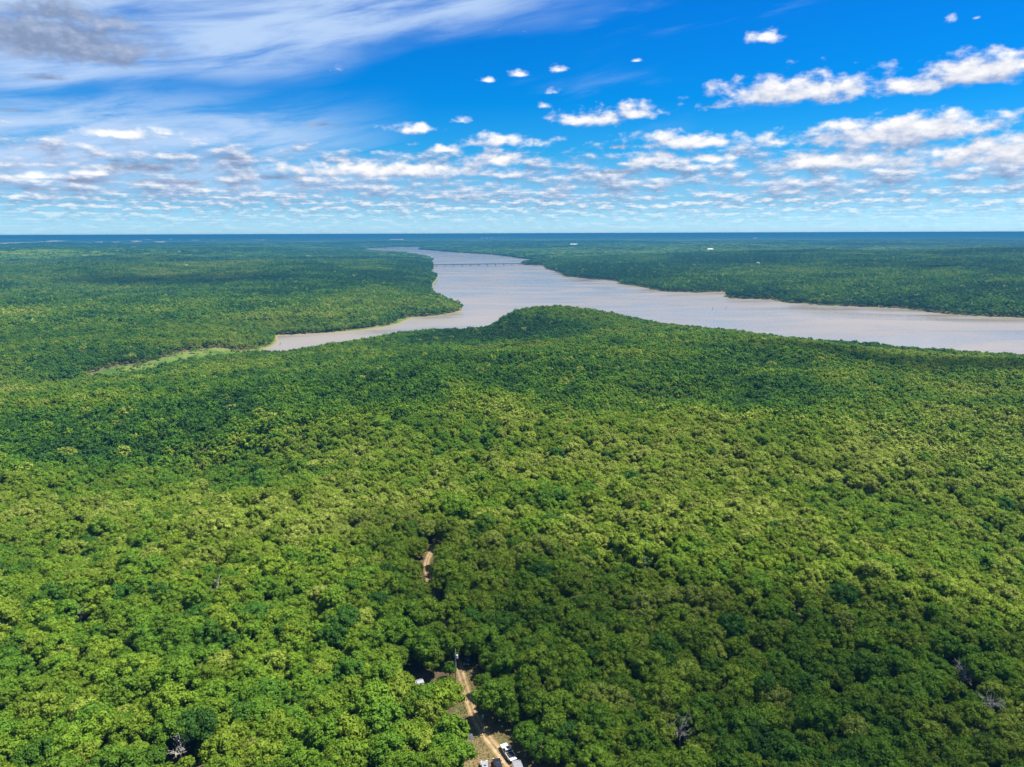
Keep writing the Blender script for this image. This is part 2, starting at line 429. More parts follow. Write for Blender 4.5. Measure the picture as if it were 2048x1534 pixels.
def terrain(x, y):
    x = np.asarray(x, float); y = np.asarray(y, float)
    d = lake_sd(x, y)
    dc = seg_dist(x, y, CREEK, False)
    dd = np.minimum(np.maximum(d, 0), dc)
    r = np.hypot(x, y)
    hills = 24 * fbm(x, y, 800, 3, 0.5, 1.0) + 30 * fbm(x, y, 2600, 3, 0.5, 3.0)
    far = ZL + 1.5 + 13 * (1 - np.exp(-dd / 70)) + 30 * (1 - np.exp(-dd / 800)) + hills * sstep(dd, 20, 900)
    far = np.maximum(far, ZL + 1.5 + np.minimum(dd * 0.15, 5))
    far = far * (1 - sstep(r, 9000, 20000)) + (-6 + 14 * fbm(x, y, 5000, 3, 0.5, 4.0)) * sstep(r, 9000, 20000)
    w = 1 - sstep(y - np.interp(x, _bx, _by), -30, 40)
    w = w * (1 - sstep(np.abs(x), 1500, 2600)) * (1 - sstep(-y, 500, 1500))
    nz = np.clip(near_z(np.clip(x, -2600, 2600), np.clip(y, -1500, 1700)), ZL + 1.0, 25)
    gul = np.exp(-(fbm(x, y, 260, 2, 0.5, 12.0) / 0.13) ** 2)
    bumpy = (20.0 * fbm(x, y, 250, 3, 0.5, 5.0) - 18.0 * gul + 5.0) * sstep(np.minimum(d, dc), 110, 420) * (0.25 + 0.75 * sstep(np.hypot(x, y - 150), 40, 170))
    z = far * (1 - w) + (nz + bumpy) * w
    land = sstep(d, 0, 60)
    z = np.where(d > 0, ZL + 0.05 + np.minimum(d, 14) * 0.11 + (z - ZL - 1.5) * land, ZL + 0.05 - np.minimum(-d * 0.12, 3.5))
    for (hx, hy, hr) in KNOLLS: z = z + 9 * np.exp(-((x - hx) ** 2 + (y - hy) ** 2) / hr ** 2)
    for (c, rad) in POND:
        q = np.hypot(x - c[0], y - c[1]); k = 1 - sstep(q, rad * 1.3, rad * 5.0)
        z = z * (1 - k) + (-22 - 2 * (1 - sstep(q, rad * 0.6, rad))) * k
    return z

fr = np.concatenate([[0.0], np.geomspace(12, 500, 110), np.geomspace(505, 9000, 250)[0:], np.geomspace(9300, 36000, 40)])
fa = np.unique(np.concatenate([np.linspace(-48, 48, 330), np.linspace(48, 312, 90)])) ; fa = fa[:-1]
fa = np.concatenate([np.linspace(-48, 48, 330), np.linspace(48, 312, 91)[1:-1]])
FA = np.radians(fa); NR, NA = len(fr), len(fa)
GX = fr[:, None] * np.sin(FA)[None]; GY = fr[:, None] * np.cos(FA)[None]
GZ = terrain(GX, GY)
GZ[0] = GZ[0].mean()
_far_idx = np.concatenate([FA, [FA[0] + 2 * math.pi]])
def ground_z(x, y):
    """height of the ground mesh itself"""
    x = np.asarray(x, float); y = np.asarray(y, float)
    r = np.hypot(x, y); a = np.arctan2(x, y); a = np.where(a < FA[0], a + 2 * math.pi, a)
    ri = np.clip(np.searchsorted(fr, r) - 1, 0, NR - 2); tr = (r - fr[ri]) / (fr[ri + 1] - fr[ri])
    ai = np.clip(np.searchsorted(_far_idx, a) - 1, 0, NA - 1); ta = (a - _far_idx[ai]) / (_far_idx[ai + 1] - _far_idx[ai])
    aj = (ai + 1) % NA
    return (GZ[ri, ai] * (1 - ta) + GZ[ri, aj] * ta) * (1 - tr) + (GZ[ri + 1, ai] * (1 - ta) + GZ[ri + 1, aj] * ta) * tr
def ground_at(px, py, z0=0.0):
    z = z0
    for _ in range(12):
        p = at_z(px, py, z); z = 0.5 * z + 0.5 * float(ground_z(p[0], p[1]))
    p = at_z(px, py, z); p[2] = float(ground_z(p[0], p[1])); return p

# ---- ground material: leaf litter under the trees, mud and grass on the banks, far woods as colour
def ground_material():
    m = bpy.data.materials.new('forest_floor'); m.use_nodes = True
    t = NT(m.node_tree); b = t.n['Principled BSDF']
    geo = t.new('ShaderNodeNewGeometry'); P = geo.outputs['Position']
    def attr(n):
        a = t.new('ShaderNodeAttribute'); a.attribute_name = n; return a.outputs['Fac']
    n1 = t.noise(P, 0.35, 6, 0.65); n2 = t.noise(P, 0.04, 4, 0.6)
    litter = t.ramp(t.m('ADD', t.m('MULTIPLY', n1, 0.7), t.m('MULTIPLY', n2, 0.3)),
                    [(0.30, (0.040, 0.050, 0.018)), (0.48, (0.075, 0.062, 0.034)), (0.62, (0.14, 0.095, 0.058)), (0.80, (0.20, 0.145, 0.095))])
    mud = t.ramp(t.m('ADD', t.m('MULTIPLY', n2, 0.6), t.m('MULTIPLY', n1, 0.4)), [(0.3, (0.13, 0.10, 0.055)), (0.6, (0.20, 0.155, 0.085)), (0.8, (0.27, 0.22, 0.14))])
    grass = t.ramp(t.m('ADD', t.m('MULTIPLY', n2, 0.6), t.m('MULTIPLY', n1, 0.4)), [(0.36, (0.026, 0.055, 0.011)), (0.46, (0.052, 0.095, 0.016)), (0.54, (0.095, 0.125, 0.024)), (0.64, (0.150, 0.128, 0.058))])
    col = t.mix(t.step(t.m('ADD', attr('meadow'), t.m('MULTIPLY', t.m('SUBTRACT', n2, 0.5), 0.5)), 0.35, 0.6), litter, grass)
    sh = t.m('ADD', attr('shore'), t.m('MULTIPLY', t.m('SUBTRACT', n2, 0.5), 14.0))
    col = t.mix(t.step(sh, 1.0, 6.0, 1.0, 0.0), t.mix(t.step(sh, 10.0, 20.0, 1.0, 0.0), col, grass), mud)
    # beyond the built trees the woods are a colour
    dist = t.v('LENGTH', t.v('MULTIPLY', P, (1, 1, 0)))
    nf = t.noise(P, 0.006, 8, 0.7); nf2 = t.noise(P, 0.0011, 4, 0.6)
    wood = t.ramp(t.m('ADD', t.m('MULTIPLY', nf, 0.55), t.m('MULTIPLY', nf2, 0.45)), [(0.36, (0.016, 0.036, 0.012)), (0.48, (0.050, 0.095, 0.028)), (0.56, (0.085, 0.130, 0.040)), (0.66, (0.30, 0.27, 0.15))])
    col = t.mix(t.step(dist, 4200.0, 5200.0), col, wood)
    t.l.new(col, b.inputs['Base Color']); b.inputs['Roughness'].default_value = 0.95; b.inputs['Specular IOR Level'].default_value = 0.1
    bp = t.new('ShaderNodeBump'); bp.inputs['Strength'].default_value = 0.6; bp.inputs['Distance'].default_value = 0.25
    t.l.new(n1, bp.inputs['Height']); t.l.new(bp.outputs[0], b.inputs['Normal'])
    return m

MEADOW = [np.array([at_z(u, v, ZL + 2)[:2] for (u, v) in q]) for q in
          [[(512, 713), (549, 690), (500, 703), (440, 709), (385, 715), (335, 726), (300, 736), (330, 738), (390, 728), (450, 719), (500, 714)],
           [(290, 738), (240, 744), (200, 752), (180, 760), (230, 764), (300, 752)],
           [(95, 772), (160, 770), (175, 778), (110, 786)]]]
def meadow_mask(x, y):
    q = np.zeros(x.shape)
    for p in MEADOW:
        d = seg_dist(x, y, p, True); ins = inside(x, y, p)
        q = np.maximum(q, np.where(ins, 1.0, 1 - np.clip(d / 14.0, 0, 1)))
    return q
def build_ground():
    V = np.stack([GX, GY, GZ], -1).reshape(-1, 3)
    i = np.arange(NR - 1)[:, None] * NA; a = np.arange(NA)[None]; b = (a + 1) % NA
    Q = np.stack([i + a, i + NA + a, i + NA + b, i + b], -1).reshape(-1, 4)
    me = mesh_np('ground', V, [Q[NA:], ], smooth=True) if False else mesh_np('ground', V, [Q], smooth=True)
    x, y = V[:, 0], V[:, 1]
    sd = me.attributes.new('shore', 'FLOAT', 'POINT'); sd.data.foreach_set('value', np.clip(lake_sd(x, y), -50, 200).astype(np.float32))
    md = me.attributes.new('meadow', 'FLOAT', 'POINT'); md.data.foreach_set('value', meadow_mask(x, y).astype(np.float32))
    o = link('ground', me, ground_material())
    tag(o, 'rolling wooded ground reaching from the hill to the horizon', None, None, 'structure')
build_ground()

# ---- water
def water_material():
    m = bpy.data.materials.new('muddy_water'); m.use_nodes = True
    t = NT(m.node_tree); b = t.n['Principled BSDF']
    geo = t.new('ShaderNodeNewGeometry'); P = geo.outputs['Position']
    n = t.noise(P, 0.0022, 4, 0.5, 0.6)
    n2 = t.noise(t.v('MULTIPLY', P, (0.35, 1.0, 1.0)), 0.012, 4, 0.55, 0.5)
    col = t.ramp(n, [(0.3, (0.175, 0.158, 0.140)), (0.5, (0.195, 0.170, 0.146)), (0.7, (0.222, 0.186, 0.152))])
    t.l.new(col, b.inputs['Base Color'])
    t.put(b.inputs['Roughness'], t.step(n2, 0.36, 0.62, 0.10, 0.36))
    b.inputs['IOR'].default_value = 1.33
    w = t.noise(P, 0.55, 3, 0.6); bp = t.new('ShaderNodeBump'); bp.inputs['Strength'].default_value = 0.2; bp.inputs['Distance'].default_value = 0.25
    t.l.new(w, bp.inputs['Height']); t.l.new(bp.outputs[0], b.inputs['Normal'])
    return m
WATER = water_material()
me = mesh_np('lake', [(-3500, 600, ZL), (3500, 600, ZL), (3500, 9000, ZL), (-3500, 9000, ZL)], [[[0, 1, 2, 3]]])
tag(link('lake', me, WATER), 'broad muddy grey-brown lake winding between wooded banks', None, None, 'structure')
c, rad = POND[0]
ang = np.linspace(0, 2 * math.pi, 40, endpoint=False)
rr = rad * (1.15 + 0.12 * np.sin(3 * ang + 1))
me = mesh_np('pond', np.stack([c[0] + rr * np.cos(ang) * 1.0, c[1] + rr * np.sin(ang), np.full(40, -22.6)], -1), [np.arange(40)[None]])
tag(link('pond', me, WATER), 'small pale arm of water among the far left hills', None, None, 'structure')

# ------------------------------------------------------------------ foliage
def leaf_material():
    m = bpy.data.materials.new('oak_leaves'); m.use_nodes = True
    t = NT(m.node_tree); b = t.n['Principled BSDF']; out = t.n['Material Output']
    a = t.new('ShaderNodeAttribute'); a.attribute_type = 'INSTANCER'; a.attribute_name = 'tint'
    oi = t.new('ShaderNodeObjectInfo'); tc = t.new('ShaderNodeTexCoord')
    off = t.m('MULTIPLY', oi.outputs['Random'], 37.0)
    nz = t.noise(t.v('ADD', tc.outputs['Object'], t.comb(off, off, 0)), 0.55, 4, 0.65)
    f = t.m('ADD', a.outputs['Fac'], t.m('MULTIPLY', t.m('SUBTRACT', nz, 0.5), 0.35), clamp=True)
    col = t.ramp(f, LEAF_RAMP)
    br = t.m('ADD', 0.80, t.m('MULTIPLY', oi.outputs['Random'], 0.40))
    col = t.v('SCALE', col); t.put(col.node.inputs['Scale'], br)
    t.l.new(col, b.inputs['Base Color'])
    b.inputs['Roughness'].default_value = 0.6; b.inputs['Specular IOR Level'].default_value = 0.08
    tr = t.new('ShaderNodeBsdfTranslucent')
    t.l.new(t.v('MULTIPLY', col, (1.5, 1.45, 0.6)), tr.inputs[0])
    mx = t.new('ShaderNodeMixShader'); mx.inputs[0].default_value = 0.30
    t.l.new(b.outputs[0], mx.inputs[1]); t.l.new(tr.outputs[0], mx.inputs[2]); t.l.new(mx.outputs[0], out.inputs[0])
    return m
LEAF_RAMP = [(0.0, (0.022, 0.062, 0.013)), (0.25, (0.046, 0.118, 0.013)), (0.50, (0.084, 0.162, 0.012)), (0.78, (0.135, 0.195, 0.015)), (1.0, (0.200, 0.243, 0.042))]
LEAF = leaf_material()
BARK = pmat('bark', (0.11, 0.09, 0.075), 0.95, var=0.6, vscale=2.0, bump=0.4, spec=0.1)
DEAD = pmat('weathered_wood', (0.32, 0.295, 0.265), 0.9, var=0.5, vscale=1.5, spec=0.1)

def ico(level):
    bm = bmesh.new(); bmesh.ops.create_icosphere(bm, subdivisions=level, radius=1.0)
    V = np.array([v.co[:] for v in bm.verts]); Fc = np.array([[v.index for v in f.verts] for f in bm.faces]); bm.free()
    return V, Fc
ICO = {1: ico(1), 2: ico(2)}
def unit(v): return v / (np.linalg.norm(v, axis=-1, keepdims=True) + 1e-9)
def crown_arrays(g, Rc, Hc, z0, ncl, nleaf, ls, lev):
    """leaf clumps over an uneven dome: solid knots plus loose leaves round them"""
    V, T, Q = [], [], []
    nv = 0
    iv, it = ICO[lev]
    gold = math.pi * (3 - math.sqrt(5))
    lean = g.normal(0, 0.25, 2)
    wob = g.uniform(0, 6.28, 3)
    for k in range(ncl):
        s = (k + 0.5) / ncl
        zz = 1 - 1.45 * s                        # from the top down to a little below the middle
        ph = k * gold + g.normal(0, 0.35)
        rad = math.sqrt(max(0.05, 1 - min(1, abs(zz)) ** 2))
        env = 1 + 0.16 * math.sin(2 * ph + wob[0]) + 0.10 * math.sin(3 * ph + wob[1])
        q = g.uniform(0.58, 0.86)
        c = np.array([rad * math.cos(ph) * Rc * env * q, rad * math.sin(ph) * Rc * env * q, z0 + Hc * 0.5 + zz * Hc * 0.5 * q])
        c[:2] += lean * (zz + 0.5)
        rc = Rc * 0.34 * g.uniform(0.6, 1.2) * (24.0 / ncl) ** 0.30
        n = unit(iv + g.normal(0, 0.10, iv.shape))
        blob = c + iv * (rc * 0.72) * g.uniform(0.74, 1.16, (len(iv), 1)) * np.array([1, 1, 0.82])
        V.append(blob); T.append(it + nv); nv += len(blob)
        if nleaf:
            dn = unit(g.normal(0, 1, (nleaf, 3)) + np.array([0, 0, 0.35]) + 0.5 * unit(c - np.array([0, 0, z0 + Hc * 0.35])))
            p = c + dn * rc * g.uniform(0.78, 1.12, (nleaf, 1)) * np.array([1, 1, 0.85])
            nn = unit(dn + g.normal(0, 0.45, (nleaf, 3)))
            a = unit(np.cross(nn, g.normal(0, 1, (nleaf, 3)))); b = np.cross(nn, a)
            h = ls * g.uniform(0.6, 1.35, (nleaf, 1)); w = h * g.uniform(0.5, 0.9, (nleaf, 1))
            qd = np.stack([p - a * h, p - b * w + nn * h * 0.12, p + a * h, p + b * w + nn * h * 0.12], 1)
            V.append(qd.reshape(-1, 3)); Q.append(np.arange(nleaf * 4).reshape(-1, 4) + nv); nv += nleaf * 4
    return np.concatenate(V), np.concatenate(T), (np.concatenate(Q) if Q else np.zeros((0, 4), int))
def trunk_mesh(g, h, r0):
    mb = MB(); lean = g.normal(0, 0.25, 2)
    pts = [(0, 0, -0.6), (0, 0, 0.3), (lean[0] * .3, lean[1] * .3, h * .3), (lean[0] * .7, lean[1] * .7, h * .6), (lean[0], lean[1], h)]
    mb.tube(pts, [r0 * 1.5, r0 * 1.15, r0 * .9, r0 * .7, r0 * .25], 7)
    for k in range(4):
        a = k * 1.7 + g.uniform(0, 1); z = h * g.uniform(0.38, 0.6); L = g.uniform(1.8, 2.8)
        mb.tube([(lean[0] * .5, lean[1] * .5, z), (math.cos(a) * L * .5, math.sin(a) * L * .5, z + L * .55), (math.cos(a) * L, math.sin(a) * L, z + L * 1.0)], [r0 * .5, r0 * .36, r0 * .12], 5)
    return mb.mesh('trunk')

src = {}
def lod(kind, count, args, seed, with_trunk):
    coll = bpy.data.collections.new('tree_' + kind)
    g = np.random.default_rng(seed); meshes = []
    for i in range(count):
        Rc = g.uniform(2.7, 4.1); Hc = g.uniform(5.2, 7.2); z0 = g.uniform(1.8, 2.6)
        V, T, Q = crown_arrays(g, Rc, Hc, z0, *args)
        if with_trunk:
            tm = trunk_mesh(g, z0 + Hc * 0.55, 0.2)
            meshes.append((mesh_np('crown', V, [T, Q]), tm))
            meshes[-1][0].materials.append(LEAF); tm.materials.append(BARK)
            tv = np.array([v.co[:] for v in tm.vertices]); tq = np.array([p.vertices[:] for p in tm.polygons if len(p.vertices) == 4])
            me = mesh_np('tree', np.concatenate([V, tv]), [T, Q, tq + len(V)], np.concatenate([np.zeros(len(T) + len(Q)), np.ones(len(tq))]))
            me.materials.append(LEAF); me.materials.append(BARK)
        else:
            me = mesh_np('tree', V, [T, Q]); me.materials.append(LEAF)
        o = bpy.data.objects.new('tree_%s_%02d' % (kind, i), me); coll.objects.link(o)
    src[kind] = (coll, count, meshes)
lod('near', 14, (36, 56, 0.21, 2), 11, True)
lod('mid', 8, (14, 16, 0.40, 1), 12, False)
lod('far', 6, (7, 5, 0.7, 1), 13, False)
def lod_clump():
    coll = bpy.data.collections.new('tree_clump'); g = np.random.default_rng(14); iv, it = ICO[1]
    for i in range(4):
        V, T, nv = [], [], 0
        for k in range(9):
            p = np.array([g.uniform(-12, 12), g.uniform(-12, 12), g.uniform(4.5, 7.5)])
            V.append(p + iv * np.array([6.0, 6.0, 4.6]) * g.uniform(0.75, 1.2, (len(iv), 1))); T.append(it + nv); nv += len(iv)
        me = mesh_np('tree_group', np.concatenate(V), [np.concatenate(T)]); me.materials.append(LEAF)
        coll.objects.link(bpy.data.objects.new('tree_group_%02d' % i, me))
    src['clump'] = (coll, 4, [])
lod_clump()

# where the clouds overhead throw their shade: ground point, half sizes (x, y, z, turn), height, seed
SHADES = [((58, 165, -4), (138, 62, 80, -0.45), 1300, 1), ((-20, 108, 0), (75, 26, 45, 0.1), 1300, 2),
          ((480, 640, -10), (260, 75, 80, -0.35), 1300, 3), ((-10, 820, -25), (60, 34, 40, 0.0), 1300, 4),
          ((1470, 2370, 0), (160, 95, 80, -0.1), 1300, 5), ((-1000, 2300, 0), (420, 260, 90, 0.1), 1500, 7)]
# ------------------------------------------------------------------ dirt road, clearing, gaps
ROAD_PX = [(1075, 1600), (1052, 1560), (1022, 1534), (996, 1502), (968, 1466), (948, 1432), (938, 1400), (928, 1368), (918, 1335), (908, 1300), (892, 1255), (872, 1215), (861, 1180), (856, 1150), (851, 1130), (860, 1108), (870, 1090),
           (882, 1055), (900, 1015), (935, 965), (985, 905), (1040, 870)]
ROAD = np.array([ground_at(u, v) for (u, v) in ROAD_PX])
CLEAR_PX = np.array([(913, 1322), (945, 1322), (950, 1372), (961, 1402), (977, 1440), (997, 1462), (1014, 1474), (1034, 1486), (1060, 1510), (1090, 1545), (1100, 1620), (935, 1620), (958, 1545), (946, 1508), (943, 1470), (936, 1448), (929, 1425), (921, 1400), (923, 1378), (915, 1352)], float)
ROAD2_PX = np.array([(870, 1080), (880, 1090), (872, 1115), (864, 1130), (866, 1150), (868, 1172), (866, 1196), (853, 1196), (849, 1160), (842, 1135), (845, 1118), (856, 1098)], float)
SHED = ground_at(832, 1386)
GAPS = [(1270, 1103, 3.0), (1715, 1010, 3.2), (1842, 1035, 3.0), (1690, 985, 2.5), (275, 1335, 2.2), (1400, 848, 4.0), (835, 1372, 4.2), (829, 1402, 2.4), (1760, 1000, 2.5), (1480, 1040, 2.0)]
GAPS3 = [(ground_at(u, v), r) for (u, v, r) in GAPS]
DEAD_PX = [(134, 1040, 1.0, 0), (440, 1206, 1.0, 1), (165, 1262, 1.05, 2), (45, 1246, .9, 1), (1590, 1236, .9, 0), (1645, 1250, .85, 2), (1925, 1384, 1.0, 1),
           (1980, 1455, 1.15, 0), (1358, 1506, 1.2, 2), (1278, 1152, .85, 1), (905, 806, .9, 0), (255, 912, .9, 2), (1405, 856, .9, 1), (1660, 1118, .8, 2), (1945, 960, .85, 0), (365, 1536, 1.0, 1)]
DEAD3 = [(ground_at(u, v), s, k) for (u, v, s, k) in DEAD_PX]

def drape_strip(name, P, widths, z_off, mat, n_cross=5, sub=6):
    """a strip laid on the ground along a path of points"""
    P = np.asarray(P, float)[:, :2]
    t = np.linspace(0, len(P) - 1, (len(P) - 1) * sub + 1); k = np.arange(len(P))
    x = np.interp(t, k, P[:, 0]); y = np.interp(t, k, P[:, 1]); w = np.interp(t, k, widths)
    for _ in range(6):
        x[1:-1] = (x[:-2] + x[1:-1] * 2 + x[2:]) / 4; y[1:-1] = (y[:-2] + y[1:-1] * 2 + y[2:]) / 4
    dx = np.gradient(x); dy = np.gradient(y); L = np.hypot(dx, dy); nx, ny = -dy / L, dx / L
    u = np.linspace(-0.5, 0.5, n_cross)
    edge = 1 + 0.22 * fbm(x, y, 6.0, 2, .5, 1.5)
    X = x[:, None] + nx[:, None] * u * w[:, None] * edge[:, None]; Y = y[:, None] + ny[:, None] * u * w[:, None] * edge[:, None]
    Z = ground_z(X, Y) + z_off
    n = len(x); i = np.arange(n - 1)[:, None] * n_cross + np.arange(n_cross - 1)[None]
    Q = np.stack([i, i + 1, i + n_cross + 1, i + n_cross], -1).reshape(-1, 4)
    me = mesh_np(name, np.stack([X, Y, Z], -1).reshape(-1, 3), [Q], smooth=True)
    a = me.attributes.new('across', 'FLOAT', 'POINT'); a.data.foreach_set('value', np.tile(u, n).astype(np.float32))
    return link(name, me, mat)
def dirt_material():
    m = bpy.data.materials.new('sandy_dirt'); m.use_nodes = True
    t = NT(m.node_tree); b = t.n['Principled BSDF']
    P = t.new('ShaderNodeNewGeometry').outputs['Position']
    a = t.new('ShaderNodeAttribute'); a.attribute_name = 'across'
    n1 = t.noise(P, 0.9, 6, 0.65); n2 = t.noise(P, 0.18, 4, 0.6)
    dirt = t.ramp(n1, [(0.28, (0.25, 0.155, 0.085)), (0.5, (0.36, 0.24, 0.14)), (0.75, (0.47, 0.35, 0.225))])
    dry = t.ramp(n1, [(0.28, (0.115, 0.105, 0.035)), (0.5, (0.20, 0.155, 0.06)), (0.75, (0.29, 0.225, 0.10))])
    u = t.m('ABSOLUTE', a.outputs['Fac'])
    rut = t.m('ABSOLUTE', t.m('SUBTRACT', u, 0.20))
    k = t.step(t.m('ADD', rut, t.m('MULTIPLY', t.m('SUBTRACT', n2, 0.5), 0.35)), 0.05, 0.17, 0.0, 1.0)
    t.l.new(t.mix(k, dirt, dry), b.inputs['Base Color']); b.inputs['Roughness'].default_value = 0.95; b.inputs['Specular IOR Level'].default_value = 0.1
    bp = t.new('ShaderNodeBump'); bp.inputs['Strength'].default_value = 0.7; bp.inputs['Distance'].default_value = 0.15
    t.l.new(n1, bp.inputs['Height']); t.l.new(bp.outputs[0], b.inputs['Normal'])
    return m
def clearing_material():
    m = bpy.data.materials.new('dry_grass_clearing'); m.use_nodes = True
    t = NT(m.node_tree); b = t.n['Principled BSDF']
    P = t.new('ShaderNodeNewGeometry').outputs['Position']
    n1 = t.noise(P, 1.1, 6, 0.65); n2 = t.noise(P, 0.16, 4, 0.6)
    dry = t.ramp(n1, [(0.28, (0.075, 0.075, 0.028)), (0.5, (0.14, 0.11, 0.048)), (0.75, (0.21, 0.16, 0.08))])
    red = t.ramp(n1, [(0.28, (0.13, 0.075, 0.045)), (0.5, (0.19, 0.11, 0.07)), (0.75, (0.26, 0.17, 0.115))])
    grn = t.ramp(n1, [(0.28, (0.05, 0.075, 0.02)), (0.7, (0.12, 0.14, 0.045))])
    c = t.mix(t.step(n2, 0.54, 0.68), dry, red); c = t.mix(t.step(n2, 0.42, 0.32), c, grn)
    t.l.new(c, b.inputs['Base Color']); b.inputs['Roughness'].default_value = 0.95; b.inputs['Specular IOR Level'].default_value = 0.1
    bp = t.new('ShaderNodeBump'); bp.inputs['Strength'].default_value = 0.8; bp.inputs['Distance'].default_value = 0.2
    t.l.new(n1, bp.inputs['Height']); t.l.new(bp.outputs[0], b.inputs['Normal'])
    return m
DIRT = dirt_material()
wd = [3.0] * 10 + [2.6] * (len(ROAD_PX) - 10)
o = drape_strip('dirt_road', ROAD, wd, 0.10, DIRT, 7)
tag(o, 'sandy dirt track running through the trees from the clearing', None, None, 'structure')
CW = [26, 25, 23, 19, 14, 11, 9.5, 8.5, 8, 7, 5, 4, 3.5]
o = drape_strip('clearing', [p + np.array([0.6, 0, 0]) for p in ROAD[:13]], CW, 0.05, clearing_material(), 9)
tag(o, 'strip of dry grass and reddish soil beside the dirt track', None, None, 'structure')

# ------------------------------------------------------------------ tree positions
def scatter(sp, ymax, amax, rmin, rmax, jit=0.42, seed=1):
    g = np.random.default_rng(seed)
    xs = np.arange(-rmax * math.sin(amax) - sp, rmax * math.sin(amax) + sp, sp); ys = np.arange(-60, rmax + sp, sp * 0.87)
    X, Y = np.meshgrid(xs, ys); X = X + (np.arange(len(ys))[:, None] % 2) * sp * 0.5
    X = X + g.uniform(-jit, jit, X.shape) * sp; Y = Y + g.uniform(-jit, jit, Y.shape) * sp
    X = X.ravel(); Y = Y.ravel(); r = np.hypot(X, Y); a = np.abs(np.arctan2(X, Y))
    k = (r > rmin) & (r <= rmax) & (a < amax)
    return X[k], Y[k]
def tints(x, y, g):
    base = 0.53 + 0.50 * fbm(x, y, 260, 3, 0.6, 6.0) + 0.30 * fbm(x, y, 110, 2, 0.6, 9.5) + 0.30 * fbm(x, y, 45, 2, 0.6, 7.0)
    base = base + 0.10 * np.exp(-((x - 40) / 260) ** 2 - ((y - 330) / 230) ** 2)
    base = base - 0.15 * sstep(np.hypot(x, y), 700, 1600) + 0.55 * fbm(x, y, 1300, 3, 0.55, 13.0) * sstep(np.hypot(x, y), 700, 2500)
    t = base + g.normal(0, 0.13, x.shape)
    odd = g.random(x.shape)
    t = t - 0.12 * sstep(np.hypot(x, y), 1400, 3000) - 0.16 * sstep(np.hypot(x, y), 3500, 6000)  # far crowns tinted darker in place of the self-shading their coarse shapes lack
    t = np.where(odd < 0.02, 0.16, t); t = np.where(odd > 0.98, 0.95, t)
    return np.clip(t, 0.02, 1.0)
def min_px_dist(U, poly):
    d = seg_dist(U[:, 0], U[:, 1], poly, True)
    return np.where(inside(U[:, 0], U[:, 1], poly), -d, d)

gF = np.random.default_rng(21)
# near woods
X, Y = scatter(4.55, 0, R(46), 84, 430, 0.42, 3)
Z = ground_z(X, Y)
S = np.clip(gF.normal(1.0, 0.19, X.shape), 0.6, 1.45) * (1 + 0.10 * fbm(X, Y, 60, 2, .5, 8.0))
keep = lake_sd(X, Y) > 10
Pc = np.stack([X, Y, Z + 5.0 * S], -1); U, dep = project(Pc); rp = 3.0 * S * F_PX / dep
Pb = np.stack([X, Y, Z + 1.0], -1); Ub, _ = project(Pb)
for poly in (CLEAR_PX, ROAD2_PX):
    keep &= (min_px_dist(U, poly) > rp * (0.86 if poly is CLEAR_PX else 0.5)) & (min_px_dist(Ub, poly) > (6 if poly is CLEAR_PX else 2))
Pt = np.stack([X, Y, Z + 7.6 * S], -1); Ut, _ = project(Pt)
keep &= (min_px_dist(Ut, CLEAR_PX) > rp * 0.62) & (min_px_dist(Ut, ROAD2_PX) > rp * 0.5)
dr = seg_dist(X, Y, ROAD[12:, :2], False); keep &= dr > 1.0
dr = seg_dist(X, Y, ROAD[12:17, :2], False); keep &= dr > 2.2
dr = seg_dist(X, Y, ROAD[7:13, :2], False); keep &= dr > 1.6
for (p, r) in GAPS3:
    keep &= np.hypot(X - p[0], Y - p[1]) > r + 1.2
    dv = np.array([p[0], p[1]]); dv = dv / np.linalg.norm(dv); q = p[:2] - dv * 5.5
    keep &= np.hypot(X - q[0], Y - q[1]) > r * 0.8
for back in (0, 2.5, 5.0, 7.5):
    dv = SHED[:2] / np.linalg.norm(SHED[:2]); q = SHED[:2] - dv * back
    keep &= np.hypot(X - q[0], Y - q[1]) > 3.4 - back * .12
for (p, s, k) in DEAD3:
    keep &= np.hypot(X - p[0], Y - p[1]) > 3.0 * s
    dv = p[:2] / np.linalg.norm(p[:2])
    for back, rr_ in ((3.5, 2.4), (6.0, 1.8)):
        q = p[:2] - dv * back
        low = np.hypot(X - q[0], Y - q[1]) < rr_ * s + 0.6
        S = np.where(low, np.minimum(S, 0.62), S)
X, Y, Z, S = X[keep], Y[keep], Z[keep], S[keep]
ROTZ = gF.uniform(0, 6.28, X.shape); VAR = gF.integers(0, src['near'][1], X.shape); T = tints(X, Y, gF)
U, dep = project(np.stack([X, Y, Z + 6.5 * S], -1))
inview = (U[:, 0] > -25) & (U[:, 0] < 2073) & (U[:, 1] < 1560) & (U[:, 1] > 0)
order = np.argsort(np.where(inview, dep - 40 * (S - 1), 1e9))
SINGLE = order[:300]
rest = np.ones(len(X), bool); rest[SINGLE] = False

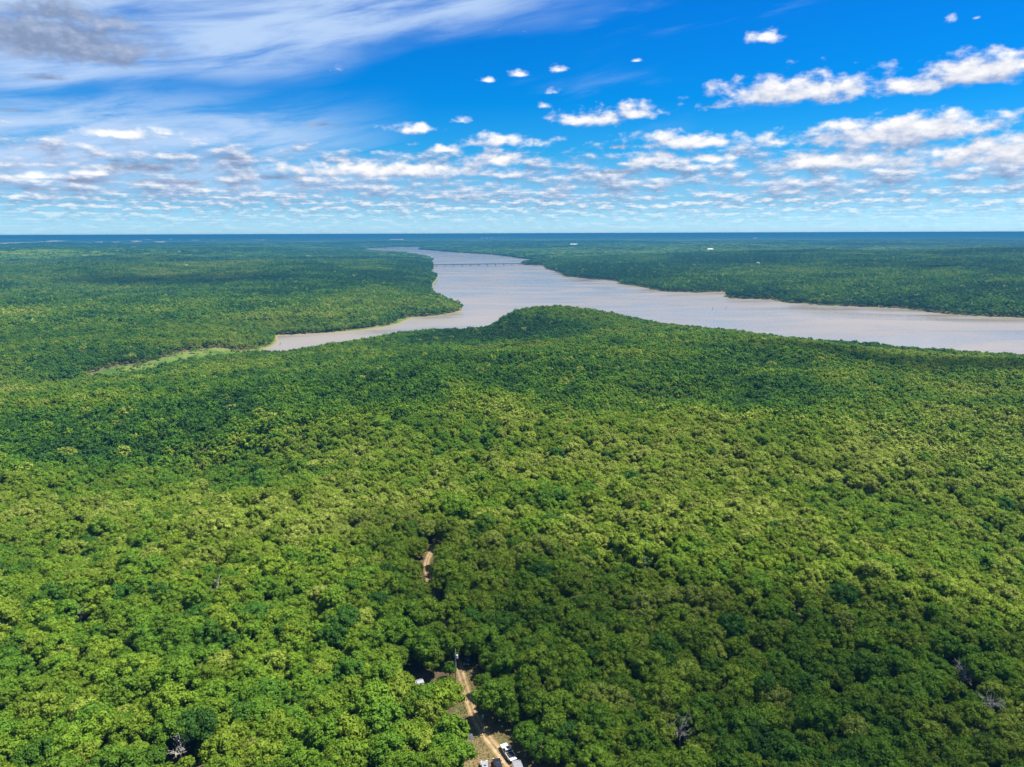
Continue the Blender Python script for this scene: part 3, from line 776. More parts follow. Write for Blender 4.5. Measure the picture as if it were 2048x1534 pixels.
def forest(name, x, y, z, s, rot, var, tint, kind):
    me = bpy.data.meshes.new(name); n = len(x)
    me.vertices.add(n); me.vertices.foreach_set('co', np.stack([x, y, z], -1).astype(np.float32).ravel())
    for nm, typ, val in (('tsize', 'FLOAT', s), ('trot', 'FLOAT', rot), ('tint', 'FLOAT', tint), ('tvar', 'INT', var)):
        a = me.attributes.new(nm, typ, 'POINT'); a.data.foreach_set('value', np.asarray(val, np.int32 if typ == 'INT' else np.float32))
    o = link(name, me)
    ng = bpy.data.node_groups.new(name + '_scatter', 'GeometryNodeTree')
    ng.interface.new_socket('Geometry', in_out='INPUT', socket_type='NodeSocketGeometry')
    ng.interface.new_socket('Geometry', in_out='OUTPUT', socket_type='NodeSocketGeometry')
    N = ng.nodes; L = ng.links
    gi = N.new('NodeGroupInput'); go = N.new('NodeGroupOutput'); iop = N.new('GeometryNodeInstanceOnPoints')
    ci = N.new('GeometryNodeCollectionInfo'); ci.inputs['Collection'].default_value = src[kind][0]
    ci.inputs['Separate Children'].default_value = True; ci.inputs['Reset Children'].default_value = True
    def na(nm, typ):
        q = N.new('GeometryNodeInputNamedAttribute'); q.data_type = typ; q.inputs['Name'].default_value = nm; return q.outputs['Attribute']
    cx = N.new('ShaderNodeCombineXYZ'); L.new(na('trot', 'FLOAT'), cx.inputs[2])
    L.new(gi.outputs[0], iop.inputs['Points']); L.new(ci.outputs[0], iop.inputs['Instance'])
    iop.inputs['Pick Instance'].default_value = True
    L.new(na('tvar', 'INT'), iop.inputs['Instance Index']); L.new(cx.outputs[0], iop.inputs['Rotation']); L.new(na('tsize', 'FLOAT'), iop.inputs['Scale'])
    L.new(iop.outputs[0], go.inputs[0])
    md = o.modifiers.new('scatter', 'NODES'); md.node_group = ng
    return o
def band(spacing, rmin, rmax, amax, kind, seed, smean):
    g = np.random.default_rng(seed)
    x, y = scatter(spacing, 0, amax, rmin, rmax, 0.42, seed)
    d = lake_sd(x, y); mm = meadow_mask(x, y)
    k = (d > 5 + 8 * fbm(x, y, 90, 2, .5, 9.0)) & ((mm < 0.5) | (g.random(x.shape) < 0.17))
    for (c, rad) in POND:
        dv = c / np.linalg.norm(c)
        for sh_ in (0, 110, 220, 330): k &= np.hypot(x + dv[0] * sh_ - c[0], y + dv[1] * sh_ - c[1]) > rad * (1.3 - sh_ * .0015)
    for p in FIELDS:
        dv = p.mean(0); dv = dv / np.linalg.norm(dv)
        for sh_ in (range(0, 1100, 120) if np.hypot(*p.mean(0)) > 5500 else (0,)): k &= ~inside(x + dv[0] * sh_, y + dv[1] * sh_, p)
    for p in HOUSES: k &= np.hypot(x - p[0], y - p[1]) > p[2]
    x, y = x[k], y[k]
    s = smean * np.clip(g.normal(1.0, 0.17, x.shape), 0.55, 1.4) * (1 + 0.12 * fbm(x, y, 80, 2, .5, 8.0))
    s = s * (1 - g.uniform(0.25, 0.62, x.shape) * (mm[k] > 0.1))
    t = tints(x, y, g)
    t = np.where(mm[k] > 0.1, np.clip(t + 0.2, 0, 1), t)
    return x, y, ground_z(x, y) - 0.2, s, g.uniform(0, 6.28, x.shape), g.integers(0, src[kind][1], x.shape), t
def ground_poly(pts, z): return np.array([at_z(u, v, z)[:2] for (u, v) in pts])
FIELDS_PX = [([(88, 524), (96, 522.5), (116, 522.5), (118, 530), (98, 531.5)], 5, 'meadow'),
             ([(0, 487), (75, 484.5), (78, 486.5), (60, 489.5), (0, 490.5)], -8, 'dry'), ([(75, 484.5), (105, 481), (135, 482.5), (90, 486.5)], -8, 'dry'),
             ([(148, 489), (160, 484.5), (178, 484), (178, 487), (160, 488.5)], -8, 'dry'), ([(180, 485.5), (208, 483.8), (206, 485.6)], -8, 'dry'), ([(217, 485.5), (240, 483.8), (238, 485.3)], -8, 'dry'),
             ([(262, 481), (284, 482.2), (280, 484.3), (266, 484)], -8, 'dry'), ([(287, 478.8), (304, 478.9), (302, 480.3), (289, 480.2)], -8, 'dry'), ([(304, 483.6), (330, 483), (326, 485)], -8, 'dry'),
             ([(384, 480.3), (400, 480.4), (399, 481.6), (384, 481.5)], -8, 'dry'), ([(418, 480.4), (436, 480.2), (435, 481.6)], -8, 'dry'), ([(490, 480), (530, 479.6), (528, 481.2)], -8, 'dry'),
             ([(775, 479), (808, 478.8), (806, 480.6), (778, 480.6)], -8, 'dry'), ([(0, 479), (65, 478.4), (66, 479.3), (0, 480)], -10, 'pale')]
FIELDS = [ground_poly(p, z) for (p, z, k) in FIELDS_PX]
HOUSES_PX = [(1516, 523, 9, 26.0), (1506, 525, 9, 22), (1420, 504, 5, 30.0), (1703, 516.5, 5, 18), (1679, 510, 5, 18), (370, 525.5, 8, 20), (444, 522, 8, 22), (341, 481, -8, 45), (1147, 491.5, -5, 40), (1510, 479.5, -8, 60)]
HOUSES = [(*at_z(u, v, z)[:2], r) for (u, v, z, r) in HOUSES_PX]

bands = [band(5.0, 430, 1300, R(43), 'mid', 31, 1.05)]
b2 = band(6.6, 1300, 4300, R(40), 'far', 32, 1.32)
b3 = band(25.0, 4300, 11000, R(41), 'clump', 33, 1.05)
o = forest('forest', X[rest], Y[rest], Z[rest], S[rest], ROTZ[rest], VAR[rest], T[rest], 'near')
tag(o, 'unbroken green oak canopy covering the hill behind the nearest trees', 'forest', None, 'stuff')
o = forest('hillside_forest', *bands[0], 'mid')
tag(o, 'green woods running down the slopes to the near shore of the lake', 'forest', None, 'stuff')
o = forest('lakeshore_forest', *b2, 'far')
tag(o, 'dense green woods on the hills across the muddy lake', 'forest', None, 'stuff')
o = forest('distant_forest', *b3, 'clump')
tag(o, 'hazy blue-green woods rolling away towards the horizon', 'forest', None, 'stuff')
print('trees', len(X), len(bands[0][0]), len(b2[0]), len(b3[0]))
# ------------------------------------------------------------------ the nearest trees, one by one
LANDMARKS = [('the white pickup', 1014, 1508), ('the utility pole', 912, 1335), ('the white shed', 832, 1386), ('the shaded grey car', 936, 1320), ('the pale blue post', 942, 1475),
             ('the bottom left corner', 0, 1534), ('the bottom right corner', 2048, 1534), ('the lower right dead tree', 1980, 1430), ('the bottom dead tree', 365, 1520),
             ('the twisted dead tree', 1360, 1490), ('the upper right dead tree', 1925, 1365), ('the silver dead tree', 165, 1245), ('the left edge', 0, 1330), ('the right edge', 2048, 1250)]
def tree_label(i, u):
    t = T[i]; s = S[i]
    hue = 'dark green' if t < .22 else 'mid green' if t < .42 else 'fresh green' if t < .6 else 'yellow-green' if t < .8 else 'pale olive'
    size = 'small' if s < .78 else 'low' if s < .9 else 'rounded' if s < 1.04 else 'broad' if s < 1.18 else 'very broad'
    best = min(LANDMARKS, key=lambda q: (q[1] - u[0]) ** 2 + ((q[2] - u[1]) * 1.5) ** 2)
    dx, dy = u[0] - best[1], (u[1] - best[2]) * 1.5
    dist = math.hypot(dx, dy)
    far = 'just' if dist < 75 else 'close' if dist < 150 else 'some way' if dist < 270 else 'far'
    lr = 'left of' if dx < 0 else 'right of'; fb = 'behind' if dy < 0 else 'in front of'
    side = lr if abs(dx) > 1.6 * abs(dy) else fb if abs(dy) > 1.6 * abs(dx) else ('behind and ' if dy < 0 else 'below and ') + lr
    return '%s %s oak %s %s %s' % (size, hue, far, side, best[0]), dist
_raw = {i: tree_label(i, U[i]) for i in SINGLE}
TREE_LABEL = {}
for lab in set(v[0] for v in _raw.values()):
    same = sorted([i for i in _raw if _raw[i][0] == lab], key=lambda i: _raw[i][1])
    for n, i in enumerate(same):
        end = '' if len(same) == 1 else ', the nearer one' if len(same) == 2 and n == 0 else ', the farther one' if len(same) == 2 else ', ' + ('nearest', 'second nearest', 'third nearest', 'fourth nearest', 'fifth nearest', 'sixth nearest')[min(n, 5)]
        full = lab + end
        if len(full.replace('-', ' ').split()) > 16: full = full.replace('very broad', 'big').replace('some way ', '').replace(' nearest', '')
        TREE_LABEL[i] = full
for i in SINGLE:
    t = empty('oak_tree', (X[i], Y[i], Z[i]), ROTZ[i]); t.scale = (S[i],) * 3
    cm, tm = src['near'][2][VAR[i]]
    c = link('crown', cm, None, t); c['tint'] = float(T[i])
    link('trunk', tm, None, t)
    tag(t, TREE_LABEL[i], 'tree', 'oak trees nearest the camera')

# ------------------------------------------------------------------ dead trees
def dead_meshes(seed):
    g = np.random.default_rng(seed); out = []
    H = g.uniform(8.5, 9.5)
    mb = MB(); mb.tube([(0, 0, -.5), (0, 0, .4), (.15, .1, H * .3), (.1, -.1, H * .6), (.35, .1, H * .92)], [.32, .25, .2, .13, .04], 8)
    out.append(('trunk', mb.mesh('trunk')))
    for k in range(9):
        a = k * 2.4 + g.uniform(-.3, .3); z = H * g.uniform(.32, .72); L = g.uniform(2.6, 4.4) * (1.15 - z / H * .6)
        d = np.array([math.cos(a), math.sin(a), g.uniform(.55, 1.1)]); d /= np.linalg.norm(d)
        p0 = np.array([.1, 0, z]); mb = MB(); pts = [p0]
        for q in range(4): pts.append(pts[-1] + (d + g.normal(0, .22, 3)) * L / 4)
        mb.tube(pts, [.11, .095, .075, .055, .025], 5)
        for w in range(6):
            j = 1 + w % 4; d2 = d + g.normal(0, .75, 3); d2[2] += .25; d2 /= np.linalg.norm(d2); l2 = g.uniform(.8, 1.9)
            e = pts[j] + d2 * l2; mid = pts[j] + d2 * l2 * .5 + g.normal(0, .1, 3)
            mb.tube([pts[j], mid, e], [.05, .042, .018], 4)
            for v in range(2):
                d3 = d2 + g.normal(0, .7, 3); d3 /= np.linalg.norm(d3)
                mb.tube([mid, mid + d3 * g.uniform(.5, 1.0)], [.032, .014], 3)
        out.append(('limb', mb.mesh('limb')))
    return out
DEADM = [dead_meshes(50 + k) for k in range(3)]
DEAD_LABELS = ['pale forked dead tree standing alone near the left edge', 'grey leafless treetop between bright crowns left of the track', 'spreading silver dead tree near the left edge, lower one',
               'low grey bare branches right at the left edge', 'wide bare grey tree in the shaded woods on the right, left of a pair', 'bare grey tree in the shaded woods on the right, right of a pair',
               'bare white-grey treetop near the right edge', 'tall bare dead tree in the lower right corner', 'twisted bare dead tree on the bottom edge right of the pickup', 'brownish bare tree in the dark woods right of the track',
               'tiny bare tree far up the middle of the hill', 'small grey bare tree in the woods at far left', 'bare grey trunk in the dark gap at the centre right', 'grey bare branches among bright crowns at right',
               'thin bare tree high on the right slope', 'bare grey branches on the bottom edge at left']
for n, ((p, sc_, k), lab) in enumerate(zip(DEAD3, DEAD_LABELS)):
    t = empty('dead_tree', p, n * 1.37); t.scale = (sc_ * 0.98,) * 3
    for nm, me in DEADM[k]: link(nm, me, DEAD, t)
    tag(t, lab, 'dead tree', 'dead trees standing in the woods')
# drowned snags in the lake
for n, (u, v, h, lab) in enumerate([(1425, 619, 6.5, 'thin bare snag standing in the lake, left of two'), (1452, 618.5, 7.5, 'thin leaning snag standing in the lake, right of two'), (560, 690, 4.5, 'dark snag in the shallow water at the tip of the inlet')]):
    p = at_z(u, v, ZL); t = empty('snag', (p[0], p[1], ZL))
    mb = MB(); mb.tube([(0, 0, -3), (0, 0, 1), (.3 * n, .2, h * .6), (.9 * n, .1, h)], [.5, .42, .32, .12], 6); mb.build('trunk', DEAD, t)
    for q in range(3):
        mb = MB(); z = h * (.45 + .15 * q); a = q * 2.2
        mb.tube([(.3 * n, 0, z), (.3 * n + math.cos(a) * 1.6, math.sin(a) * 1.6, z + 1.2)], [.2, .08], 5); mb.build('limb', DEAD, t)
    tag(t, lab, 'snag', 'snags in the lake')

# ------------------------------------------------------------------ bridge
CONC = pmat('weathered_concrete', (0.21, 0.19, 0.185), 0.9, var=0.4, vscale=0.3)
A = at_z(856, 529.6, ZL + 10); B = at_z(1056, 526.6, ZL + 10)
ax = (B - A)[:2]; BL = float(np.linalg.norm(ax)); br = empty('road_bridge', (A[0], A[1], ZL), math.atan2(ax[1], ax[0]))
MB().box(0, BL, -5.5, 5.5, 9.0, 10.2).build('deck', CONC, br)
for sy_ in (-5.6, 5.35):
    MB().box(0, BL, sy_, sy_ + .25, 10.205, 11.2).build('parapet', CONC, br)
for sy_ in (-3.6, 0, 3.6):
    MB().box(0.5, BL - .5, sy_ - .3, sy_ + .3, 7.9, 8.995).build('girder', CONC, br)
mb = MB(); mb.box(-.9, .9, -5.2, 5.2, 6.6, 7.89)
for sy_ in (-3.4, 3.4): mb.tube([(0, sy_, -4), (0, sy_, 6.59)], [.95, .95], 10)
pier = mb.mesh('pier')
npier = 11
for k in range(1, npier + 1):
    q = link('pier', pier, CONC, br); q.location = (BL * k / (npier + 1), 0, 0)
tag(br, 'long low concrete road bridge crossing the lake on many piers', 'bridge')

# ------------------------------------------------------------------ far fields and buildings
def drape_poly(name, poly, z_off, mat, n=30):
    x0, y0 = poly.min(0); x1, y1 = poly.max(0)
    gx = np.linspace(x0, x1, n + 1); gy = np.linspace(y0, y1, n + 1)
    Xg, Yg = np.meshgrid(gx, gy); V = np.stack([Xg, Yg, ground_z(Xg, Yg) + z_off], -1).reshape(-1, 3)
    i = np.arange(n)[:, None] * (n + 1) + np.arange(n)[None]
    Q = np.stack([i, i + 1, i + n + 2, i + n + 1], -1).reshape(-1, 4)
    c = V[Q].mean(1); Q = Q[inside(c[:, 0], c[:, 1], poly)]
    return link(name, mesh_np(name, V, [Q]), mat)
FMAT = {'dry': pmat('dry_pasture', (0.62, 0.51, 0.34), 0.95, var=0.4, vscale=0.01), 'meadow': pmat('pale_pasture', (0.20, 0.23, 0.09), 0.95, var=0.4, vscale=0.02), 'pale': pmat('far_pale_pasture', (0.34, 0.34, 0.32), 0.9, var=0.3, vscale=0.004)}
for (pp, zz, kk), poly in zip(FIELDS_PX, FIELDS):
    o = drape_poly('field', poly, 2.5, FMAT[kk])
    tag(o, {'dry': 'tan dry field between far blue woods', 'meadow': 'small pale green field in the woods at far left', 'pale': 'pale strip of open land near the horizon at far left'}[kk], None, None, 'structure')
CREAM = pmat('cream_siding', (0.78, 0.70, 0.52), 0.7, var=0.1); WHITE = pmat('white_siding', (0.62, 0.62, 0.60), 0.6, var=0.08)
ROOF = pmat('grey_roof', (0.16, 0.16, 0.17), 0.8, var=0.2); TIN = pmat('white_metal_roof', (0.74, 0.74, 0.74), 0.45, var=0.1)
GLASS = pmat('window_glass', (0.03, 0.035, 0.04), 0.08, spec=0.6); DOORM = pmat('brown_door', (0.16, 0.09, 0.05), 0.6)
def house(name, label, loc, rz, w, d, h, rh, wall, roof, group=None, nwin=3):
    t = empty(name, loc, rz)
    mb = MB(); mb.prism([(-w / 2, -1.5), (w / 2, -1.5), (w / 2, h), (-w / 2, h)], -d / 2, d / 2); wl = mb.build('wall', wall, t)
    mb = MB(); mb.prism([(-d / 2, h), (d / 2, h), (0, h + rh - .05)], -w / 2 + .02, w / 2 - .02)
    g = mb.build('gable', wall, t); g.rotation_euler = (0, 0, math.pi / 2)
    for sg in (-1, 1):
        e = .45; k = rh / (d / 2)
        r = MB().slab([(-w / 2 - e, sg * (d / 2 + e), h - e * k + .03), (w / 2 + e, sg * (d / 2 + e), h - e * k + .03), (w / 2 + e, 0, h + rh + .03), (-w / 2 - e, 0, h + rh + .03)][::-sg], .18).build('roof', roof, t)
    for i in range(nwin):
        x = -w / 2 + w * (i + .5) / nwin
        if i == nwin // 2:
            MB().box(x - .5, x + .5, -d / 2 - .06, -d / 2 - .003, 0, 2.1).build('door', DOORM, t)
        else:
            f = MB().box(x - .8, x + .8, -d / 2 - .05, -d / 2 - .003, 1.0, 2.4).build('window', WHITE, t)
            MB().box(x - .68, x + .68, -d / 2 - .07, -d / 2 - .052, 1.1, 2.3).build('pane', GLASS, f)
    tag(t, label, 'house', group); return t
def hz(i): x, y, r = HOUSES[i]; return (x, y, float(ground_z(x, y)))
house('farm_house', 'tall cream-walled house in the woods across the lake', hz(0), 0.25, 11, 10, 15, 5, CREAM, ROOF)
house('farm_house', 'low grey-roofed wing beside the tall cream house', hz(1), 0.25, 20, 11, 6, 4, WHITE, ROOF)
house('farm_house', 'long white-roofed building alone on the far right hills', hz(2), 0.1, 34, 16, 11, 4, WHITE, TIN)
house('farm_house', 'tiny pale house on the wooded right hills, nearer of two', hz(3), 0.4, 14, 9, 8, 3, WHITE, TIN)
house('farm_house', 'tiny pale house on the wooded right hills, farther of two', hz(4), -0.2, 14, 9, 8, 3, WHITE, TIN)
house('farm_house', 'low pale roofed building below the small water at left', hz(5), 0.1, 24, 10, 8, 3, WHITE, TIN)
house('farm_house', 'pale shed roof in the left hills, right of the small water', hz(6), 0.2, 22, 9, 8, 3, WHITE, TIN)
house('farm_house', 'bright white building near the horizon at left', hz(7), 0.2, 60, 26, 24, 8, WHITE, TIN)
house('farm_house', 'white building in the blue woods right of the lake head', hz(8), 0.2, 70, 24, 16, 6, WHITE, TIN)
house('farm_house', 'pale long building near the horizon at right', hz(9), 0.0, 80, 26, 18, 6, WHITE, TIN)
tg = np.random.default_rng(5)
for k in range(9):
    p = at_z(962 + k * 7 + tg.uniform(-3, 3), 477.5 + tg.uniform(-1, 1.4), -6)
    house('town_building', '%s white building from the left in the hazy far town' % ('first', 'second', 'third', 'fourth', 'fifth', 'sixth', 'seventh', 'eighth', 'ninth')[k], (p[0], p[1], float(ground_z(p[0], p[1]))), tg.uniform(0, 1), tg.uniform(40, 70), 25, 22, 6, WHITE, TIN, 'buildings of the hazy far town', 3)

# ------------------------------------------------------------------ vehicles
PAINT_W = pmat('white_car_paint', (0.62, 0.62, 0.63), 0.3, coat=0.6, var=0.06, vscale=1.5); PAINT_D = pmat('dark_car_paint', (0.018, 0.016, 0.022), 0.25, coat=0.7)
PAINT_G = pmat('grey_car_paint', (0.10, 0.105, 0.11), 0.35, coat=0.5, metal=0.3); PAINT_S = pmat('silver_car_paint', (0.30, 0.31, 0.32), 0.35, coat=0.5, metal=0.2)
RUBBER = pmat('tyre_rubber', (0.02, 0.02, 0.02), 0.85); RIM_M = pmat('wheel_metal', (0.45, 0.45, 0.46), 0.35, metal=0.8); BLACK = pmat('black_plastic', (0.022, 0.022, 0.024), 0.6)
LAMP = pmat('lamp_glass', (0.75, 0.75, 0.72), 0.15); RED = pmat('red_lens', (0.35, 0.015, 0.012), 0.25); GREYROOF = pmat('grey_trailer_roof', (0.22, 0.22, 0.245), 0.6, var=0.15, vscale=2)
def wheel(t, x, y, r=.40, w=.26):
    sg = 1 if y > 0 else -1
    mb = MB(); mb.tube([(0, -w / 2, 0), (0, -w / 2 + .04, 0), (0, w / 2 - .04, 0), (0, w / 2, 0)], [r * .9, r, r, r * .9], 20); o = mb.build('wheel', RUBBER, t); o.location = (x, y, r)
    mb = MB(); mb.tube([(0, sg * (w / 2 - .03), 0), (0, sg * (w / 2 + .015), 0)], [r * .62, r * .56], 14); mb.build('rim', RIM_M, o)
def car(name, label, cat, kind, paint, loc, rz):
    t = empty(name, loc, rz)
    L, W = (5.8, 2.0) if kind == 'pickup' else (4.75, 1.86)
    h = L / 2; y = W / 2
    if kind == 'pickup':
        prof = [(-.55, .42), (h - .25, .42), (h, .55), (h - .02, .95), (h - .25, 1.12), (1.05, 1.22), (.95, 1.22), (-.55, 1.22)]
        MB().prism(prof, -y, y, [.03, .03, .1, .1, .06, .02, .02, .02]).build('body', paint, t, bevel=.03)
        mb = MB(); mb.box(-h + .1, -.56, -y, -y + .1, .5, 1.2); mb.box(-h + .1, -.56, y - .1, y, .5, 1.2); mb.box(-h + .1, -.56, -y + .1, y - .1, .5, .62); mb.box(-.68, -.56, -y + .1, y - .1, .62, 1.2); mb.build('bed', paint, t)
        MB().box(-h + .35, -.70, -y + .11, y - .11, 1.02, 1.10, .02).build('bed_cover', BLACK, t)
        tgm = MB(); tgm.box(-h - .62, -h + .32, -y + .12, y - .12, .98, 1.09, .02); tgm.build('tailgate', paint, t)
        c0, c1, c2, c3, zt, zb = 1.02, .28, -.62, -.60, 1.86, 1.20
        c0, c1, c2, c3 = 1.0, .35, -.50, -.62
    else:
        prof = [(-h + .15, .38), (h - .2, .38), (h, .5), (h - .03, .82), (h - .3, .98), (.95, 1.05), (-h + .35, 1.1), (-h, 1.02), (-h - .0, .55)]
        MB().prism(prof, -y, y, [.05, .05, .14, .14, .08, .02, .02, .08, .1]).build('body', paint, t, bevel=.03)
        zt, zb = 1.68, 1.03; c0, c1, c2, c3 = .95, .25, -h + .75, -h + .2
    i1 = .22                                     # tumblehome of the cabin
    MB().prism([(c3, zb), (c0, zb), (c1, zt), (c2, zt)], -y + .04, y - .04, [0, 0, i1, i1]).build('cabin', paint, t, bevel=.03)
    def mixp(a, b, k): return a + (b - a) * k
    ws = lambda k, s: (mixp(c0, c1, k) + .012, s * mixp(y - .12, y - .32, k), mixp(zb, zt, k) + .012)
    MB().slab([ws(.08, -1), ws(.08, 1), ws(.90, 1), ws(.90, -1)], .025).build('windshield', GLASS, t)
    rw = lambda k, s: (mixp(c3, c2, k) - .012, s * mixp(y - .14, y - .34, k), mixp(zb, zt, k))
    MB().slab([rw(.12, 1), rw(.12, -1), rw(.88, -1), rw(.88, 1)], .025).build('rear_window', GLASS, t)
    for s_ in (-1, 1):
        for (xa, xb) in ((.06, .50), (.54, .96)):
            lo = lambda f: mixp(c0 - .12, c3 + .1, f); up = lambda f: mixp(c1 + .0, c2 + .06, f)
            q = [(lo(xa), s_ * (y - .035), zb + .07), (lo(xb), s_ * (y - .035), zb + .07), (up(xb), s_ * (y - .205), zt - .08), (up(xa), s_ * (y - .205), zt - .08)]
            MB().slab(q if s_ < 0 else q[::-1], .022).build('side_window', GLASS, t)
        MB().box(c0 - .1, c0 + .08, s_ * (y + .08) - .1, s_ * (y + .08) + .1, zb + .02, zb + .2, .03).build('mirror', BLACK, t)
        MB().box(h - .14, h - .02, s_ * (y - .3) - .2, s_ * (y - .3) + .2, .78, .92, .02).build('headlight', LAMP, t)
        MB().box(-h + .02, -h + .09, s_ * (y - .12) - .08, s_ * (y - .12) + .08, .72, 1.0, .02).build('taillight', RED, t)
    MB().slab([(c1 - .2, -.3, zt + .004), (c1 - .2, .3, zt + .004), (c1 - .62, .3, zt + .004), (c1 - .62, -.3, zt + .004)], .012).build('sunroof', GLASS, t)
    MB().box(h - .12, h + .08, -y + .12, y - .12, .42, .62, .04).build('front_bumper', BLACK, t)
    MB().box(-h - .06, -h + .16, -y + .12, y - .12, .42, .60, .04).build('rear_bumper', BLACK, t)
    for x_ in ((1.75, -1.75) if kind == 'pickup' else (1.42, -1.38)):
        for s_ in (-1, 1): wheel(t, x_, s_ * (y - .12), .41 if kind == 'pickup' else .35)
    tag(t, label, cat); return t
def on_ground(px, py):
    p = ground_at(px, py); p[2] += 0.11; return p
def heading(p_rear, p_front):
    a = ground_at(*p_rear); b = ground_at(*p_front); return math.atan2(b[1] - a[1], b[0] - a[0])
hd = heading((1026, 1524), (1003, 1489))
PK = on_ground(1015.5, 1509.5)
car('pickup_truck', 'white pickup truck with dark bed parked on the dirt track', 'pickup truck', 'pickup', PAINT_W, PK, hd).scale = (.94, .94, .94)
car('parked_car', 'black car on the dirt track, cut off by the bottom edge', 'car', 'suv', PAINT_D, on_ground(996, 1538), heading((1000, 1550), (992, 1520)))
car('parked_car', 'silver-white car left of the black car, cut off by bottom edge', 'car', 'suv', PAINT_S, on_ground(970, 1544), heading((972, 1556), (968, 1528)))
car('parked_car', 'dark grey car parked in deep shade at the head of the clearing', 'car', 'suv', PAINT_G, on_ground(936, 1325), heading((939, 1318), (934, 1332)))
# enclosed trailer behind the pickup
hb = np.array([math.cos(hd), math.sin(hd)]); hp = PK[:2] - hb * 3.75
h2 = heading((1040, 1552), (1029, 1521)); td = np.array([math.cos(h2), math.sin(h2)]); tp = hp - td * 3.3
t = empty('enclosed_trailer', (tp[0], tp[1], float(ground_z(*tp)) + .11), h2)
MB().box(-2.1, 2.1, -.98, .98, .5, 2.2).build('body', PAINT_W, t, bevel=.05)
MB().box(-2.12, 2.12, -1.0, 1.0, 2.205, 2.30, .03).build('roof', GREYROOF, t)
for k in range(4): MB().box(-1.75 + k * 1.1, -1.70 + k * 1.1, -.96, .96, 2.303, 2.33).build('roof_rib', GREYROOF, t)
mb = MB(); mb.tube([(2.05, -.6, .5), (3.2, 0, .5)], [.05, .05], 6); mb.tube([(2.05, .6, .5), (3.2, 0, .5)], [.05, .05], 6); mb.build('drawbar', BLACK, t)
MB().box(-2.14, -2.105, -.85, .85, .6, 2.1).build('rear_door', WHITE, t)
for s_ in (-1, 1):
    for x_ in (-.45, .45): wheel(t, x_, s_ * 1.08, .34, .2)
    MB().box(-.95, .95, s_ * 1.12 - .14, s_ * 1.12 + .14, .72, .78).build('fender', BLACK, t)
    MB().box(-2.15, -2.11, s_ * .92 - .05, s_ * .92 + .05, .6, .8).build('taillight', RED, t)
tag(t, 'grey-roofed enclosed trailer hitched behind the white pickup', 'trailer')

# ------------------------------------------------------------------ utility pole, shed and small things
POLE = pmat('pale_pole_wood', (0.48, 0.43, 0.36), 0.85, var=0.3, vscale=2); GALV = pmat('pale_painted_steel', (0.72, 0.74, 0.75), 0.4)
p = ground_at(912, 1360); t = empty('utility_pole', p)
MB().tube([(0, 0, -1), (0, 0, 4.5), (0, 0, 9.2)], [.17, .15, .11], 10).build('pole', POLE, t)
mb = MB(); mb.tube([(.42, -.1, 6.6), (.42, -.1, 6.65), (.42, -.1, 7.55), (.42, -.1, 7.65)], [.2, .27, .27, .18], 14); tr = mb.build('transformer', GALV, t)
MB().tube([(.42, -.1, 7.65), (.42, -.1, 7.95)], [.06, .04], 8).build('bushing', CONC, tr)
MB().box(.1, .25, -.14, -.06, 6.9, 7.3).build('bracket', BLACK, t)
MB().tube([(0, 0, 9.2), (0, 0, 9.45)], [.06, .04], 8).build('insulator', CONC, t)
tag(t, 'pale wooden utility pole with white transformer at the clearing', 'utility pole')
p = SHED; sh = house('garden_shed', 'small white-walled shed half hidden in the trees left of clearing', (p[0], p[1], p[2]), 0.5, 3.2, 2.6, 2.5, .7, WHITE, GREYROOF, None, 3)
sh['category'] = 'shed'
p = on_ground(966, 1438); t = empty('container_drum', p)
MB().tube([(0, 0, 0), (0, 0, .05), (0, 0, .85), (0, 0, .9)], [.28, .3, .3, .28], 16).build('barrel', WHITE, t)
MB().tube([(0, 0, .902), (0, 0, .95)], [.29, .27], 16).build('lid', WHITE, t)
tag(t, 'small white drum at the shaded right side of the clearing', 'drum')
BLUE = pmat('pale_blue_paint', (0.42, 0.50, 0.66), 0.6, var=0.2, vscale=2)
p = on_ground(942.5, 1488); t = empty('marker_post', p, 0.4)
MB().tube([(0, 0, -.4), (0, 0, 2.6)], [.09, .08], 8).build('post', BLUE, t)
MB().box(-.35, .35, -.13, -.095, 1.2, 2.5, .01).build('panel', BLUE, t)
tag(t, 'narrow pale blue post at the left edge of the clearing', 'post')

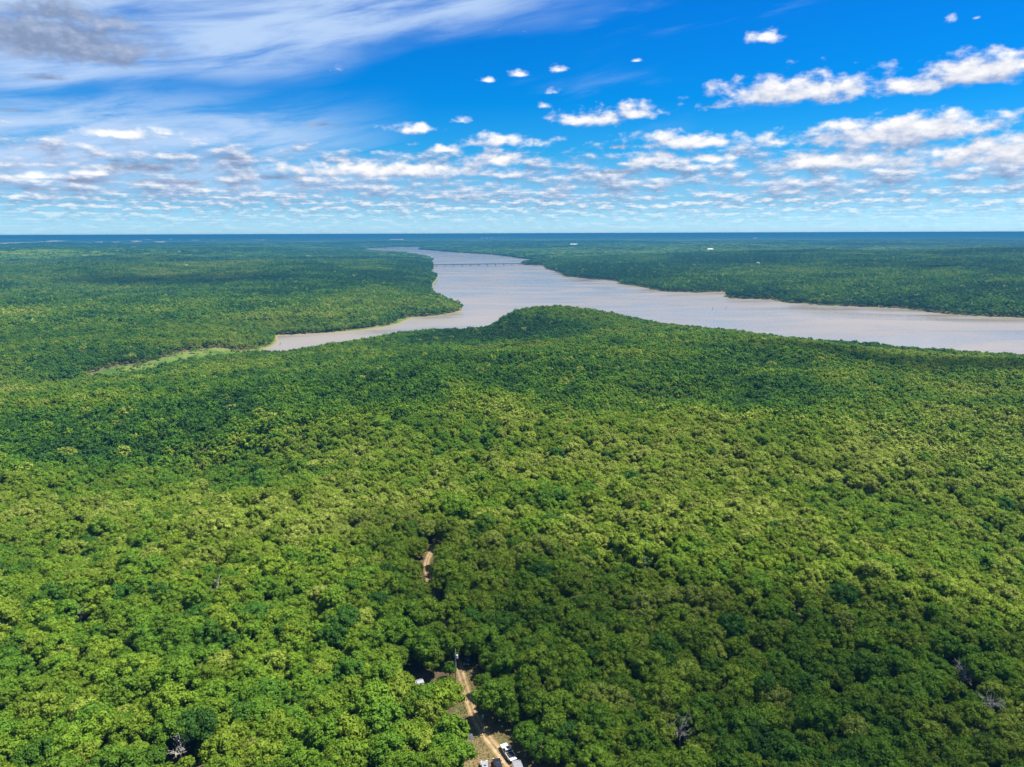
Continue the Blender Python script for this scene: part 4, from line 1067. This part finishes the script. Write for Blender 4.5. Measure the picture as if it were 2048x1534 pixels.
# ------------------------------------------------------------------ dry grass in the clearing
def grass():
    m = bpy.data.materials.new('dry_grass_blades'); m.use_nodes = True
    q = NT(m.node_tree); b = q.n['Principled BSDF']; P = q.new('ShaderNodeNewGeometry').outputs['Position']
    q.l.new(q.ramp(q.noise(P, 0.35, 4, .7), [(.3, (.09, .11, .03)), (.5, (.19, .15, .06)), (.72, (.27, .21, .10))]), b.inputs['Base Color']); b.inputs['Roughness'].default_value = .9
    g = np.random.default_rng(9); n = 9000
    k = g.integers(0, 12, n); f = g.random(n)[:, None]
    c = ROAD[k] * (1 - f) + ROAD[k + 1] * f; w = np.array(CW)[k] * .48
    x = c[:, 0] + g.uniform(-1, 1, n) * w; y = c[:, 1] + g.normal(0, .5, n)
    near = seg_dist(x, y, ROAD[:13, :2], False); ok = ((near > 1.2) | ((near < .35) & (g.random(n) < .5)))
    ok &= np.hypot(x - PK[0], y - PK[1]) > 1.5
    x, y = x[ok], y[ok]; n = len(x); z = ground_z(x, y) + .04
    a = g.uniform(0, 3.14, n); h = g.uniform(.06, .2, n); r = g.uniform(.08, .22, n)
    d = np.stack([np.cos(a) * r, np.sin(a) * r, 0 * a], -1); p = np.stack([x, y, z], -1); u = np.stack([g.normal(0, .1, n), g.normal(0, .1, n), h], -1)
    V = np.stack([p - d, p + d, p + d * .7 + u, p - d * .7 + u], 1).reshape(-1, 3)
    tag(link('dry_grass', mesh_np('dry_grass', V, [np.arange(n * 4).reshape(-1, 4)]), m), 'tufts of dry grass over the clearing by the track', 'grass', None, 'stuff')
grass()

# ------------------------------------------------------------------ the air, and the clouds overhead that shade the woods
def volume_material(name, color, density, g=0.0):
    m = bpy.data.materials.new(name); m.use_nodes = True
    t = NT(m.node_tree); t.n.remove(t.n['Principled BSDF'])
    v = t.new('ShaderNodeVolumePrincipled')
    v.inputs['Color'].default_value = (*color, 1); v.inputs['Density'].default_value = density; v.inputs['Anisotropy'].default_value = g
    t.l.new(v.outputs[0], t.n['Material Output'].inputs['Volume'])
    return m
HAZE = volume_material('blue_air', (0.030, 0.175, 0.345), 1.4e-4)
mb = MB(); mb.box(-36100, 36100, -36100, 36100, -51, 121.5)
tag(mb.build('haze', HAZE), 'thin blue haze over the woods and the lake', 'haze', None, 'stuff')
CLOUD = volume_material('cloud_vapour', (0.98, 0.98, 0.99), 0.0115)
def shade_cloud(shadow_at, size, alt, seed, dens_pts=26):
    """a flat-based heap of vapour; its shadow falls on the ground point given"""
    g = np.random.default_rng(seed)
    c = np.array(shadow_at, float) + SUN * ((alt - shadow_at[2]) / SUN[2])
    iv, it = ICO[2]
    bm = bmesh.new()
    bmesh.ops.create_icosphere(bm, subdivisions=5, radius=1.0)
    ctr = unit(g.normal(0, 1, (dens_pts, 3))); wgt = g.uniform(0.1, 0.36, dens_pts)
    for v in bm.verts:
        n = np.array(v.co[:]); k = 1 + (wgt * np.exp(-((n - ctr) ** 2).sum(-1) / 0.10)).sum() - 0.25
        p = n * k
        if p[2] < 0: p[2] *= 0.25
        v.co = Vector((p[0] * size[0], p[1] * size[1], p[2] * size[2]))
    me = bpy.data.meshes.new('cloud'); bm.to_mesh(me); bm.free()
    o = link('cloud', me, CLOUD); o.location = c; o.rotation_euler = (0, 0, size[3])
    tag(o, 'white cumulus cloud overhead that shades the woods below', 'cloud', 'cumulus clouds overhead', 'structure')
for (sh, size, alt, seed) in SHADES: shade_cloud(sh, size, alt, seed)
